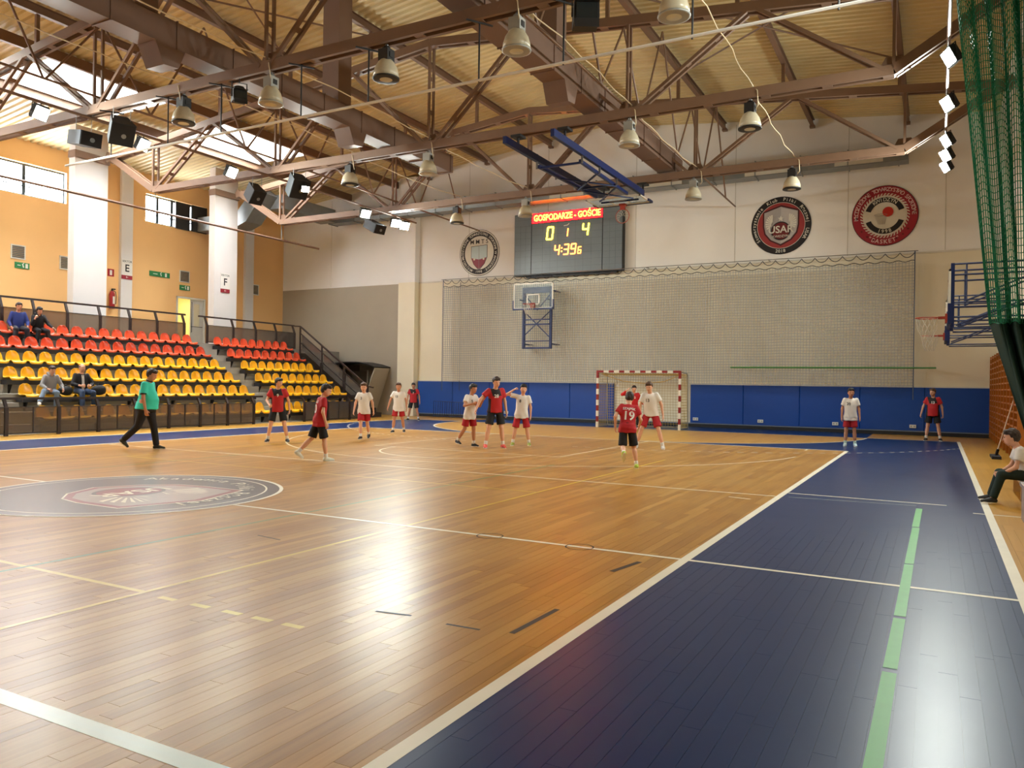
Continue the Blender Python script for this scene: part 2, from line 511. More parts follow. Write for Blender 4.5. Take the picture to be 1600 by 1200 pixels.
wb.mat(2).prism([(XL - T, YB + 0.02, ZL), (XR + T, YB + 0.02, ZL), (XR + T, YB + 0.02, zr), (RX, YB + 0.02, RZ), (XL - T, YB + 0.02, zl)], (0, 0, 0), (0, T, 0))
wall_back = struct(wb.build('wall_back', [M_CREAM, M_TAUPE, M_WHITE]))
struct(MB().box((-12.6, YB - 0.03, ZL - 0.03), (XR, YB + 0.01, ZL + 0.03)).build('trim_1', M_TRIM))
pier = MB(); pier.mat(0).box((-12.6, YB - 0.34, 0), (-11.67, YB + 0.05, ZL)); pier.mat(1).box((-12.6, YB - 0.34, ZL), (-11.67, YB + 0.05, 11.0))
struct(pier.build('wall_pier', [M_CREAM, M_WHITE]))
# faint panel joints of the upper gable wall
M_JNT = mat('wall_joint', (206, 202, 192), 0.8)
for x in (-17.0, -9.0, -5.1, -1.2, 2.7, 6.6, 9.6):
    MB().box((x - 0.012, YB + 0.012, ZL + 0.05), (x + 0.012, YB + 0.024, roof_z(x) - 0.1)).build('panel_joint', M_JNT, wall_back)
wf = MB().prism([(XL - T, YF, 0), (XR + T, YF, 0), (XR + T, YF, zr), (RX, YF, RZ), (XL - T, YF, zl)], (0, 0, 0), (0, -T, 0))
struct(wf.build('wall_front', M_CREAM))
wr_ = MB(); wr_.mat(0).box((XR, YF, 0), (XR + T, YB, ZL)); wr_.mat(1).box((XR, YF, ZL), (XR + T, YB, zr + 0.1))
struct(wr_.build('wall_right', [M_CREAM, M_WHITE]))

# left wall with a strip of high windows and a doorway up on the gallery
WZ0, WZ1 = 8.22, 9.42
wins = [(-17.8, -14.7), (-11.2, -8.1), (-4.6, -1.5), (1.95, 5.05), (8.42, 11.5), (14.92, 18.0)]
DY0, DY1, DZ0, DZ1 = 16.5, 18.05, 2.97, 5.22
wl = MB()
def lw(y0, y1, z0, z1): wl.box((XL - T, y0, z0), (XL, y1, z1))
zt = roof_z(XL) + 0.05
lw(YF, YB, WZ1, zt)
lw(YF, DY0, 0, WZ0); lw(DY0, DY1, 0, DZ0); lw(DY0, DY1, DZ1, WZ0); lw(DY1, YB, 0, WZ0)
prev = YF
for a, b_ in wins: lw(prev, a, WZ0, WZ1); prev = b_
lw(prev, YB, WZ0, WZ1)
wall_left = struct(wl.build('wall_left', M_ORANGE))
M_FRAME = mat('dark_window_frame', (38, 48, 54), 0.45)
M_SILL = mat('white_window_reveal', (226, 226, 222), 0.7)
M_PANE = mat('glowing_daylight_pane', (236, 242, 246), 0.2, emit=DAYLIGHT, emit_rgb=(246, 250, 255))   # panes emit by themselves, standing in for daylight through clear glass
M_DARKP = mat('dark_blind_panel', (34, 32, 32), 0.6)
for k, (a, b_) in enumerate(wins):
    w = struct(empty('window_%d' % (k + 1), (XL - 0.2, (a + b_) / 2, WZ0)))
    last = (k == len(wins) - 1)
    ys = [a, (a + b_) / 2, b_] if not last else [a, a + 0.68, a + 1.4, a + 2.2, b_]
    hw = (b_ - a) / 2
    fmb = MB()
    fmb.box((-0.04, -hw, 0), (0.04, hw, 0.07)); fmb.box((-0.04, -hw, WZ1 - WZ0 - 0.07), (0.04, hw, WZ1 - WZ0))
    for y in ys:
        yy = y - (a + b_) / 2
        fmb.box((-0.045, max(yy - 0.06, -hw), 0), (0.045, min(yy + 0.06, hw), WZ1 - WZ0))
    fmb.box((-0.03, -hw, 0.36), (0.03, hw, 0.4))
    fmb.build('window_frame', M_FRAME, w)
    for i in range(len(ys) - 1):
        y0, y1 = ys[i] - (a + b_) / 2 + 0.03, ys[i + 1] - (a + b_) / 2 - 0.03
        if last and i >= 2: MB().box((0.1 + 0.06 * i, y0, -0.03), (0.16 + 0.06 * i, y1, WZ1 - WZ0 - 0.05)).build('blind_panel', M_DARKP, w)
        else: MB().box((-0.008, y0, 0.04), (0.008, y1, WZ1 - WZ0 - 0.04)).build('pane', M_PANE, w)
    sm = MB(); sm.box((0.05, -hw, -0.02), (0.19, hw, 0.015)); sm.box((0.05, hw - 0.015, 0), (0.19, hw + 0.002, WZ1 - WZ0))
    sm.build('window_sill', M_SILL, w)

# doorway on the gallery: half open onto a lit corridor
M_DOOR = mat('white_door_leaf', (220, 220, 214), 0.4)
M_STEEL = mat('brushed_steel', (150, 152, 152), 0.35, 0.9)
M_CORR = mat('corridor_wall_paint', (238, 226, 178), 0.8)
M_LAMP = mat('corridor_lamp_diffuser', (255, 244, 214), 0.5, emit=14, emit_rgb=(255, 238, 190))
d1 = struct(empty('door_1', (XL, (DY0 + DY1) / 2, DZ0)))
hw = (DY1 - DY0) / 2
dm = MB()
dm.box((-0.2, -hw, 0), (0.03, -hw + 0.07, DZ1 - DZ0)); dm.box((-0.2, hw - 0.07, 0), (0.03, hw, DZ1 - DZ0)); dm.box((-0.2, -hw, DZ1 - DZ0 - 0.07), (0.03, hw, DZ1 - DZ0))
dm.build('door_frame', M_DOOR, d1)
lf = MB()
lf.box((-0.1, 0.02, 0.02), (-0.05, 0.2, 2.17)); lf.box((-0.1, 0.52, 0.02), (-0.05, 0.7, 2.17)); lf.box((-0.1, 0.2, 0.02), (-0.05, 0.52, 0.95)); lf.box((-0.1, 0.2, 2.0), (-0.05, 0.52, 2.17))
lf = lf.build('door_leaf', M_DOOR, d1)
MB().box((-0.078, 0.2, 0.95), (-0.072, 0.52, 2.0)).build('pane', mat('frosted_door_glass', (236, 228, 196), 0.4), lf)
MB().tube([(-0.04, 0.06, 0.7), (0.0, 0.06, 0.7), (0.0, 0.06, 2.05), (-0.04, 0.06, 2.05)], 0.014, 6).build('push_bar', M_FRAME, lf)
MB().tube([(-0.04, 0.06, 0.95), (0.02, 0.06, 0.95), (0.02, 0.62, 0.95), (-0.04, 0.62, 0.95)], 0.014, 6).build('push_bar', M_FRAME, lf)
cr = MB()
x0, x1, y0, y1, z0, z1 = XL - T - 2.2, XL - T, DY0 - 0.4, DY1 + 0.4, DZ0, DZ1 + 0.3
cr.box((x0 - 0.1, y0, z0 - 0.1), (x1, y1, z0)); cr.box((x0 - 0.1, y0, z1), (x1, y1, z1 + 0.1)); cr.box((x0 - 0.1, y0, z0), (x0, y1, z1))
cr.box((x0, y0 - 0.1, z0 - 0.1), (x1, y0, z1 + 0.1)); cr.box((x0, y1, z0 - 0.1), (x1, y1 + 0.1, z1 + 0.1))
struct(cr.build('wall_corridor', M_CORR))
cl = tag(empty('corridor_lamp', (XL - T - 1.1, 17.25, z1)), 'warm ceiling lamp inside the lit corridor behind the open gallery doorway', 'lamp')
MB().box((-0.5, -0.35, -0.03), (0.5, 0.35, -0.002)).build('housing', M_DOOR, cl)
MB().box((-0.46, -0.31, -0.045), (0.46, 0.31, -0.03)).build('diffuser', M_LAMP, cl)

# ------------------------------------------------------------------ the roof: corrugated sheets with skylight openings
M_ROOF = mat('yellowed_corrugated_steel', (212, 194, 146), 0.5, 0.0, noise=(1.5, 0.1), spec=0.5)
sky = [(-5.6, -1.6), (0.4, 4.4), (6.5, 10.4), (12.7, 16.9)]
SX0, SX1 = -15.6, -13.1
pitch, dep_ = 0.25, 0.05
prof = []
y = YF
while y < YB:
    prof += [(y, 0), (y + 0.09, 0), (y + 0.125, dep_), (y + 0.215, dep_)]
    y += pitch
prof.append((y, 0))
rm = MB()
for (ya, za), (yb, zb) in zip(prof[:-1], prof[1:]):
    def q(xa, xb):
        rm.add([(xa, ya, roof_z(xa) + za), (xb, ya, roof_z(xb) + za), (xb, yb, roof_z(xb) + zb), (xa, yb, roof_z(xa) + zb)], [(0, 1, 2, 3)])
    q(RX, XR + T)
    ym = (ya + yb) / 2
    if any(a < ym < b_ for a, b_ in sky): q(SX1, RX); q(XL - T, SX0)
    else: q(XL - T, RX)
struct(rm.build('ceiling', M_ROOF, recalc=False))
M_CURB = mat('white_skylight_lining', (224, 224, 216), 0.7)
for k, (a, b_) in enumerate(sky):
    w = struct(empty('window_%d' % (k + 7), ((SX0 + SX1) / 2, (a + b_) / 2, roof_z(SX1))))
    hx, hy = (SX1 - SX0) / 2, (b_ - a) / 2
    zz0, zz1 = -0.28, 1.25
    c = MB()
    c.box((-hx - 0.06, -hy, zz0 - 0.12), (-hx, hy, zz1)); c.box((hx, -hy, zz0 + 0.2), (hx + 0.06, hy, zz1)); c.box((-hx, hy, zz0 - 0.05), (hx, hy + 0.06, zz1)); c.box((-hx, -hy - 0.06, zz0 - 0.05), (hx, -hy, zz1))
    c.build('lining', M_CURB, w)
    fm = MB()
    for t in (-1, -0.33, 0.33, 1): fm.box((-hx, t * hy - 0.035, zz1 - 0.05), (hx, t * hy + 0.035, zz1 + 0.02))
    for t in (-1, 1): fm.box((t * hx - 0.035, -hy, zz1 - 0.05), (t * hx + 0.035, hy, zz1 + 0.02))
    fm.build('window_frame', M_CURB, w)
    for t in range(3):
        MB().box((-hx, (-1 + t * 0.667) * hy + 0.03, zz1 - 0.01), (hx, (-0.333 + t * 0.667) * hy - 0.03, zz1)).build('pane', M_PANE, w)
# ------------------------------------------------------------------ roof steel
M_BROWN = mat('brown_painted_steel', (124, 96, 76), 0.5, 0.0, noise=(4.0, 0.1))
M_DUCTB = mat('mauve_brown_duct', (116, 90, 76), 0.5, noise=(2.0, 0.08))
M_GALV = mat('galvanised_duct', (134, 138, 138), 0.4, 0.55, noise=(5.0, 0.12))
M_BLACK = mat('black_metal', (24, 22, 22), 0.5)
M_SPK = mat('dark_speaker_cabinet', (44, 50, 56), 0.6)
M_GRILL = mat('black_speaker_grille', (20, 20, 22), 0.7)
TR_Y = [-0.85, 5.05, 10.92, 16.8]
LN = [-14.23, -8.53, -2.83, 2.87, 8.57]
UN = [-11.4, -5.68, 0.02, 5.74]
ZC = 7.9
def up_z(x): return 10.69 - 0.107 * abs(x - RX)
def chord(mb, a, b, dy=0.1, w=0.075, h=0.21):
    a, b = Vector(a), Vector(b)
    for s in (-1, 1):
        mb.bar(a + Vector((0, s * dy, h / 2)), b + Vector((0, s * dy, h / 2)), w, h)
    L = (b - a).length; n = max(1, int(L / 1.25)); d = (b - a) / n
    for i in range(n + 1):
        c = a + d * i
        u = (b - a).normalized() * 0.1
        c = c + (u if i == 0 else (-u if i == n else Vector((0, 0, 0))))
        mb.bar(c - u + Vector((0, 0, 0.012)), c + u + Vector((0, 0, 0.012)), 2 * dy, 0.02)
def ladder(mb, a, b, sep=0.11, w=0.05):
    a, b = Vector(a), Vector(b)
    for s in (-1, 1):
        mb.bar(a + Vector((0, s * sep, 0)), b + Vector((0, s * sep, 0)), w, w)
    L = (b - a).length; n = max(2, int(L / 0.75)); u = (b - a).normalized()
    for i in range(1, n):
        c = a + (b - a) * (i / n)
        mb.bar(c - u * 0.06, c + u * 0.06, 2 * sep, 0.015, up=(u.z, 0, -u.x))
def make_truss():
    t = empty('roof_truss', (RX, 0, ZC))
    o = Vector((RX, 0, ZC))
    def L(x, z): return Vector((x, 0, z)) - o
    m = MB()
    chord(m, L(-16.76, 9.42), L(LN[0], ZC)); chord(m, L(LN[0], ZC), L(LN[-1], ZC)); chord(m, L(LN[-1], ZC), L(11.05, 9.4))
    m.build('lower_chord', M_BROWN, t)
    m = MB()
    chord(m, L(-16.76, up_z(-16.76) + 0.05), L(RX, up_z(RX))); chord(m, L(RX, up_z(RX)), L(11.05, up_z(11.05) + 0.05))
    m.build('upper_chord', M_BROWN, t)
    for x in LN:
        m = MB(); ladder(m, L(x, ZC + 0.1), L(x, up_z(x) + 0.05), 0.1, 0.06); m.build('vertical_strut', M_BROWN, t)
    for i, u in enumerate(UN):
        for l in (LN[i], LN[i + 1]):
            m = MB(); ladder(m, L(l + (0.15 if u > l else -0.15), ZC + 0.12), L(u + (-0.12 if u > l else 0.12), up_z(u) + 0.05), 0.105, 0.075)
            m.build('diagonal_strut', M_BROWN, t)
    for x in LN:
        m = MB(); m.prism([L(x - 0.32, ZC + 0.12), L(x + 0.32, ZC + 0.12), L(x + 0.16, ZC + 0.42), L(x - 0.16, ZC + 0.42)], (0, -0.012, 0), (0, 0.012, 0))
        m.build('gusset_plate', M_BROWN, t)
    for x in (-11.1, -8.05, -4.95, -0.75, 2.3, 5.4, 8.43):
        m = MB(); m.bar(L(x, up_z(x) + 0.15), L(x, roof_z(x) - 0.3), 0.09, 0.09); m.build('purlin_post', M_BROWN, t)
    return t
truss = make_truss()
tl = ['brown steel roof truss above the halfway line', 'brown steel roof truss carrying the long white hanging pipe',
      'brown steel roof truss from which the folded blue basket rails start', 'brown steel roof truss next to the gable wall with the scoreboard']
for i, y in enumerate(TR_Y):
    t = truss if i == 0 else copy_tree(truss)
    t.location.y = y
    tag(t, tl[i], 'roof truss', 'roof trusses')

pl_names = {8.43: 'first purlin from the green netting side', 5.4: 'second purlin from the green netting side', 2.3: 'third purlin from the green netting side',
            -0.75: 'purlin just on the netting side of the ridge', -4.95: 'purlin just on the seating side of the ridge', -8.05: 'second purlin from the skylights', -11.1: 'purlin nearest the skylights'}
for x, nm in pl_names.items():
    z = roof_z(x) - 0.06
    o = empty('roof_purlin', (x, 4.0, z))
    m = MB()
    m.box((-0.07, -18, -0.015), (0.07, 18.85, 0.0)); m.box((-0.012, -18, -0.21), (0.012, 18.85, -0.015)); m.box((-0.07, -18, -0.225), (0.07, 18.85, -0.21))
    m.build('beam', M_BROWN, o)
    MB().box((-0.09, 18.7, -0.3), (0.09, 18.88, -0.225)).build('end_plate', M_BROWN, o)
    tag(o, 'long brown steel roof beam, ' + nm, 'purlin', 'roof purlins')
# skylight edge beams
for x, nm in ((-12.95, 'ridge side'), (-15.75, 'wall side')):
    z = roof_z(x) - 0.06
    o = empty('skylight_beam', (x, 4.0, z)); MB().box((-0.06, -18, -0.3), (0.06, 18.85, 0.0)).build('beam', M_BROWN, o)
    tag(o, 'brown steel beam along the %s of the skylights' % nm, 'beam')

# sway bracing between the trusses, thin rods
def sway(x, label):
    o = tag(empty('sway_bracing', (x, 8.0, ZC)), label, 'bracing')
    def L(y, z): return Vector((0, y - 8.0, z - ZC))
    MB().tube([L(-0.85, 8.28), L(22.8, 8.28)], 0.03, 6).build('bottom_tie', M_BROWN, o)
    for y in TR_Y:
        MB().tube([L(y, up_z(x)), L(y - 1.35, 8.28)], 0.028, 6).build('brace_rod', M_BROWN, o)
        MB().tube([L(y, up_z(x)), L(y + 1.35, 8.28)], 0.028, 6).build('brace_rod', M_BROWN, o)
        MB().tube([L(y + 1.35, 8.28), L(y + 2.95, roof_z(x) - 0.28)], 0.028, 6).build('brace_rod', M_BROWN, o)
        MB().tube([L(y + 4.5, 8.28), L(y + 2.95, roof_z(x) - 0.28)], 0.028, 6).build('brace_rod', M_BROWN, o)
sway(2.72, 'zigzag of thin brown brace rods beside the hanging square duct near the scoreboard')
sway(-8.4, 'zigzag of thin brown brace rods between the trusses beside the skylights')
# diagonal wind braces under the roof sheets
wb_pts = [((-0.75, 5.05), (5.4, 10.92)), ((5.4, 5.05), (-0.75, 10.92)), ((2.3, 10.92), (8.43, 16.8)), ((8.43, 10.92), (2.3, 16.8)), ((-8.05, 5.05), (-4.95, 10.92)), ((-4.95, 5.05), (-8.05, 10.92))]
for (xa, ya), (xb, yb) in wb_pts:
    o = tag(empty('wind_brace', ((xa + xb) / 2, (ya + yb) / 2, roof_z((xa + xb) / 2) - 0.4)), 'thin brown rod crossing diagonally under the roof sheets ' + ('on the skylight side of the ridge' if xa < -1 else ('behind the middle truss' if ya > 6 else 'between pipe truss and middle truss')), 'brace', 'roof wind braces')
    c = o.location
    MB().tube([Vector((xa, ya, roof_z(xa) - 0.4)) - c, Vector((xb, yb, roof_z(xb) - 0.4)) - c], 0.025, 6).build('rod', M_BROWN, o)
    MB().bar(Vector((xa, ya, roof_z(xa) - 0.4)) - c, Vector((xa, ya, roof_z(xa) - 0.25)) - c, 0.1, 0.02).build('lug', M_BROWN, o)

# ------------------------------------------------------------------ ducts
def duct(name, label, x, y0, y1, z, risers, m, w=0.27, joints=1.45):
    o = tag(empty(name, (x, (y0 + y1) / 2, z)), label, 'duct')
    yc = (y0 + y1) / 2
    MB().box((-w, y0 - yc, -w), (w, y1 - yc, w)).build('trunk', m, o)
    yy = y0
    while yy < y1:
        MB().box((-w - 0.02, yy - yc - 0.015, -w - 0.02), (w + 0.02, yy - yc + 0.015, w + 0.02)).build('joint_flange', m, o); yy += joints
    for ry in risers:
        r = MB(); r.box((-0.27, ry - yc - 0.25, w - 0.02), (0.27, ry - yc + 0.25, roof_z(x) - z - 0.03)); r.build('riser', m, o)
    for ry in risers:
        e = MB(); e.prism([(-w, ry - yc + 0.2, -w), (-w, ry - yc + 0.9, -w), (-w, ry - yc + 0.75, -w - 0.38), (-w, ry - yc + 0.4, -w - 0.42)], (0, 0, 0), (2 * w, 0, 0)); e.build('outlet_elbow', m, o)
    return o
duct('ventilation_duct', 'square brown air duct passing over the trusses beside the folded blue basket', 1.9, 1.0, 17.8, 8.5, (8.6,), M_DUCTB)
duct('ventilation_duct', 'square brown air duct with a tall riser on the seating side of the ridge', -4.5, 1.0, 14.2, 8.5, (9.0, 3.2), M_DUCTB)
# galvanised ducts at the gable wall and in the corner over the gallery
o = tag(empty('gable_duct', (-4.0, 22.2, 9.35)), 'long grey galvanised duct running along the top of the gable wall', 'duct')
MB().box((-12.3, -0.3, -0.27), (12.5, 0.3, 0.25)).build('trunk', M_GALV, o)
for i in range(17): MB().box((-12.3 + i * 1.53, -0.33, -0.3), (-12.26 + i * 1.53, 0.33, 0.28)).build('joint_flange', M_GALV, o)
for x in (4.2, 8.0, 0.2, 11.0):
    MB().box((x - 0.75, -0.32, -0.24), (x + 0.75, -0.305, -0.06)).build('air_grille', mat('pale_air_grille', (196, 192, 178), 0.5), o)
o = tag(empty('gallery_duct', (-18.6, 17.9, 8.55)), 'grey galvanised duct bending out of the gallery wall beside the dark blinds', 'duct')
MB().box((-1.58, -0.45, -0.32), (1.0, 0.45, 0.3)).build('trunk', M_GALV, o)
MB().prism([(1.0, -0.45, -0.32), (1.6, -0.45, -0.12), (2.6, -0.45, 1.0), (2.1, -0.45, 1.35), (1.0, -0.45, 0.3)], (0, 0, 0), (0, 0.9, 0)).build('elbow', M_GALV, o)
MB().prism([(2.0, 0.4, 0.5), (2.9, 0.4, 0.5), (2.9, 0.4, 1.1), (2.0, 0.4, 1.1)], (0, 0, 0), (0, 3.4, 0)).build('branch', M_GALV, o)

# ------------------------------------------------------------------ high bay lamps (switched off)
M_BELL = mat('pale_prismatic_bell', (196, 186, 160), 0.3, noise=(30.0, 0.1))
M_BELLG = mat('bell_cover_glass', (214, 212, 190), 0.15)
M_GEARB = mat('black_lamp_housing', (28, 27, 27), 0.5)
M_GEARG = mat('grey_lamp_housing', (166, 166, 160), 0.45, 0.3)
def make_lamp(gear):
    t = empty('high_bay_lamp')
    m = MB(); m.lathe([(0.115, -0.32), (0.15, -0.36), (0.205, -0.45), (0.235, -0.55), (0.245, -0.66), (0.225, -0.66), (0.215, -0.55), (0.13, -0.38), (0.0, -0.34)], n=24); m.build('bell', M_BELL, t, True)
    m = MB(); m.lathe([(0.225, -0.66), (0.255, -0.655), (0.255, -0.68), (0.225, -0.685)], n=24); m.build('rim', gear, t, True)
    m = MB(); m.lathe([(0.0, -0.69), (0.12, -0.685), (0.23, -0.665), (0.0, -0.66)], n=24); m.build('cover_glass', M_BELLG, t, True)
    m = MB(); m.box((-0.11, -0.11, -0.34), (0.11, 0.11, -0.12)); m.lathe([(0.1, -0.12), (0.06, -0.06), (0.02, -0.05)], n=12); h = m.build('gear_housing', gear, t)
    MB().box((0.111, -0.05, -0.28), (0.125, 0.05, -0.18)).build('terminal_box', M_GEARB, h)
    m = MB(); m.tube([(0, 0, -0.06), (0, 0, 0.0)], 0.012, 6); m.tube([(0.03 * math.cos(2 * PI * i / 10), 0, -0.03 + 0.03 * math.sin(2 * PI * i / 10)) for i in range(10)], 0.008, 5, closed=True); m.build('hook', M_STEEL, t)
    return t
lampB, lampG = make_lamp(M_GEARB), make_lamp(M_GEARG)
usedl = set()
rown = {5.05: 'on the pipe truss', 10.92: 'on the middle truss', 16.8: 'on the truss nearest the scoreboard'}
for y, lst in ((5.05, ((-5.45, 0), (-2.78, 1), (0.2, 0), (3.0, 1), (5.77, 1))), (10.92, ((-5.65, 0), (-2.9, 1), (2.9, 1), (5.71, 0))), (16.8, ((-5.73, 0), (-2.96, 1), (2.82, 1), (5.68, 0)))):
    for x, g in lst:
        src = lampG if g else lampB
        if g in usedl: t = copy_tree(src)
        else: t = src; usedl.add(g)
        t.location = (x, y, ZC + 0.02)
        tag(t, ('unlit bell lamp with grey housing, ' if g else 'unlit bell lamp with black housing, ') + min(((-5.6, 'over the seating half'), (-2.85, 'below the roof ridge'), (0.2, 'between ridge and square duct'), (2.9, 'beside the square duct'), (5.7, 'on the netting side')), key=lambda c: abs(c[0] - x))[1] + ' ' + rown[y], 'lamp', 'high bay lamps')

# ------------------------------------------------------------------ lit floodlights on two long rails
M_LED = mat('lit_led_panel', (255, 252, 240), 0.4, emit=FLOOD_STRENGTH, emit_rgb=(246, 252, 244))
M_LED.cycles.emission_sampling = 'FRONT'
def make_flood(tilt):
    t = empty('led_floodlight')
    R = Matrix.Rotation(math.radians(tilt), 3, 'Y')
    def bx(m, lo, hi): m.obox(R @ ((Vector(lo) + Vector(hi)) / 2), [(b_ - a_) / 2 for a_, b_ in zip(lo, hi)], R)
    m = MB(); bx(m, (-0.09, -0.2, -0.16), (-0.01, 0.2, 0.16))
    for i in range(7): bx(m, (-0.13, -0.18 + i * 0.058, -0.14), (-0.09, -0.165 + i * 0.058, 0.14))
    m.build('housing', M_BLACK, t)
    MB().add([R @ Vector(p) for p in ((0.0, -0.18, -0.14), (0.0, 0.18, -0.14), (0.0, 0.18, 0.14), (0.0, -0.18, 0.14))], [(0, 1, 2, 3)]).build('led_panel', M_LED, t, recalc=False)
    m = MB()
    for lo, hi in (((-0.012, -0.2, -0.16), (0.006, -0.18, 0.16)), ((-0.012, 0.18, -0.16), (0.006, 0.2, 0.16)), ((-0.012, -0.2, 0.14), (0.006, 0.2, 0.16)), ((-0.012, -0.2, -0.16), (0.006, 0.2, -0.14))): bx(m, lo, hi)
    m.build('bezel', M_BLACK, t)
    m = MB(); m.tube([(-0.05, -0.22, 0.0), (-0.02, -0.22, 0.2), (-0.02, 0.22, 0.2), (-0.05, 0.22, 0.0)], 0.012, 6); m.tube([(-0.02, 0, 0.2), (0, 0, 0.27)], 0.014, 6); m.build('yoke', M_BLACK, t)
    return t
flood = make_flood(29); first = True
LF = [17.85, 17.3, 15.5, 9.4, 6.5, 3.85]
RF = [17.5, 16.35, 15.0, 12.2, 9.56, 6.6, 3.6]  # last two hang out of view, added for their light
for side, lst, x in ((0, LF, -8.8), (1, RF, 9.53)):
    for k, y in enumerate(lst):
        t = flood if first else copy_tree(flood); first = False
        t.location = (x, y, 7.6)
        t.rotation_euler = (0, 0, (math.radians(-22 if y > 12 else 14) if side == 0 else math.radians(180 + 28)) + random.uniform(-0.12, 0.12))
        tag(t, 'lit LED floodlight, %s from the gable wall on the rail %s' % (ORD[k], 'beside the hanging speakers' if side == 0 else 'beside the green netting'), 'floodlight', 'floodlights on the speaker-side rail' if side == 0 else 'floodlights on the netting-side rail')
def rail(name, label, pts, r, m, hangers, hm, cat='rail'):
    c = Vector(pts[0]); o = tag(empty(name, c), label, cat)
    MB().tube([Vector(p) - c for p in pts], r, 6).build('tube', m, o)
    for a, b in hangers:
        MB().tube([Vector(a) - c, Vector(b) - c], 0.016, 6).build('hanger', hm, o)
    return o
rail('floodlight_rail', 'brown lighting rail beside the hanging speakers carrying lit floodlights', [(-8.8, -14, 7.86), (-8.8, 18.6, 7.86)], 0.035, M_BROWN, [((-8.8, y, 7.86), (-8.8, y, 7.93)) for y in TR_Y], M_BROWN)
rail('floodlight_rail', 'brown lighting rail beside the green netting carrying lit floodlights', [(9.53, -14, 7.86), (9.53, 18.2, 7.86)], 0.035, M_BROWN, [((9.53, y, 7.86), (9.53, y, 8.5)) for y in TR_Y], M_BROWN)
M_PIPE = mat('white_hanging_pipe', (232, 230, 224), 0.4)
o = rail('hanging_pipe', 'long thin white pipe hung on black rods below the truss', [(-9.8, 5.05, 6.82), (10.6, 5.05, 6.9)], 0.027, M_PIPE, [((x, 5.05, 6.84), (x, 5.05, 7.92)) for x in (-8.0, -5.97, -4.25, -1.94, -0.22, 2.25, 3.89, 6.06, 8.14)], M_BLACK, 'pipe')
for x in (-8.0, -5.97, -4.25, -1.94, -0.22, 2.25, 3.89, 6.06, 8.14):
    MB().bar(Vector((x - 0.14, 4.83, 7.885)) - o.location, Vector((x + 0.14, 5.27, 7.885)) - o.location, 0.03, 0.025).build('clamp', M_BLACK, o)
rail('curtain_rail', 'brown rail hung along the seating below the bent truss ends', [(-14.23, 2.0, 7.28), (-14.23, 19.0, 7.28)], 0.045, M_BROWN, [((-14.23, y, 7.28), (-14.23, y, 7.92)) for y in (5.05, 10.92, 16.8)], M_GALV)
# cables feeding the lamps, slack between the trusses
M_CABLE = mat('cream_cable', (214, 196, 160), 0.5)
for x, nm in ((-5.6, 'lamps over the seating half'), (-2.85, 'lamps under the roof ridge'), (2.93, 'lamps beside the square duct'), (5.73, 'lamps on the netting side')):
    pts = []
    for i in range(3):
        y0, y1 = TR_Y[i], TR_Y[i + 1]
        for k in range(12):
            t = k / 12
            pts.append((x + 0.03 * math.sin(k * 1.7 + i), y0 + (y1 - y0) * t, 8.2 - 0.35 * 4 * t * (1 - t) * (0.5 if i == 1 else 1.0) + 0.25 * math.sin(PI * t)))
    pts.append((x, TR_Y[3], 8.2))
    c = Vector((x, 5, 8.2))
    o = tag(empty('power_cable', c), 'slack cream power cable feeding the ' + nm, 'cable', 'lamp cables')
    MB().tube([Vector(p) - c for p in pts], 0.013, 5).build('cable', M_CABLE, o, True)
    for y in TR_Y[1:]:
        MB().tube([Vector((x, y, 8.2)) - c, Vector((x + 0.16, y - 0.16, 8.02)) - c, Vector((x + 0.17, y - 0.1, 7.72)) - c, Vector((x + 0.1, y, 7.68)) - c], 0.011, 5).build('drop_lead', M_CABLE, o, True)

# ------------------------------------------------------------------ loudspeakers and stage projectors under the trusses
def speaker(loc, rz, tilt, size, label, woofer=True):
    o = tag(empty('loudspeaker', loc), label, 'speaker', 'hanging loudspeakers')
    R = Matrix.Rotation(rz, 3, 'Z') @ Matrix.Rotation(tilt, 3, 'Y')
    w, d, h = size
    def tp(p): return R @ Vector(p)
    m = MB(); poly = [(-d, -w * 0.7, -h), (-d, w * 0.7, -h), (d, w, -h), (d, -w, -h)]
    m.prism([tp(p) for p in poly], (0, 0, 0), R @ Vector((0, 0, 2 * h))); m.build('cabinet', M_SPK, o)
    m = MB(); m.prism([tp((d + 0.002, -w * 0.94, -h * 0.95)), tp((d + 0.002, w * 0.94, -h * 0.95)), tp((d + 0.002, w * 0.94, h * 0.95)), tp((d + 0.002, -w * 0.94, h * 0.95))], (0, 0, 0), R @ Vector((0.012, 0, 0))); m.build('grille', M_GRILL, o)
    m = MB(); m.lathe([(0.055, 0), (0.055, 0.012), (0.0, 0.014)], tp((d + 0.014, w * 0.1, -h * 0.1)), 12, R @ Matrix.Rotation(PI / 2, 3, 'Y')); m.build('horn', M_GALV, o)
    m = MB()
    for s in (-1, 1):
        p = tp((0, s * w * 0.7, h))
        m.tube([p, (p.x, p.y, ZC + 0.02 - loc[2])], 0.008, 5)
    m.build('chain', M_STEEL, o)
speaker((-9.1, 5.05, 7.4), math.radians(-8), math.radians(12), (0.26, 0.42, 0.17), 'wide dark speaker lying flat above the high window, under the pipe truss')
speaker((-7.75, 5.1, 7.42), math.radians(-20), math.radians(35), (0.27, 0.26, 0.27), 'square black tilted speaker beside a lit floodlight, under the pipe truss')
speaker((-9.6, 11.0, 7.42), math.radians(-10), math.radians(40), (0.23, 0.26, 0.24), 'dark tilted speaker hanging in front of the galvanised corner duct')
speaker((-7.75, 10.95, 7.45), math.radians(-20), math.radians(35), (0.28, 0.27, 0.3), 'black tilted speaker with small lit lamp beneath it on the second truss')
speaker((-9.3, 16.6, 7.4), math.radians(-12), math.radians(25), (0.26, 0.4, 0.17), 'wide dark speaker hanging between the lit floodlights near the gable wall')
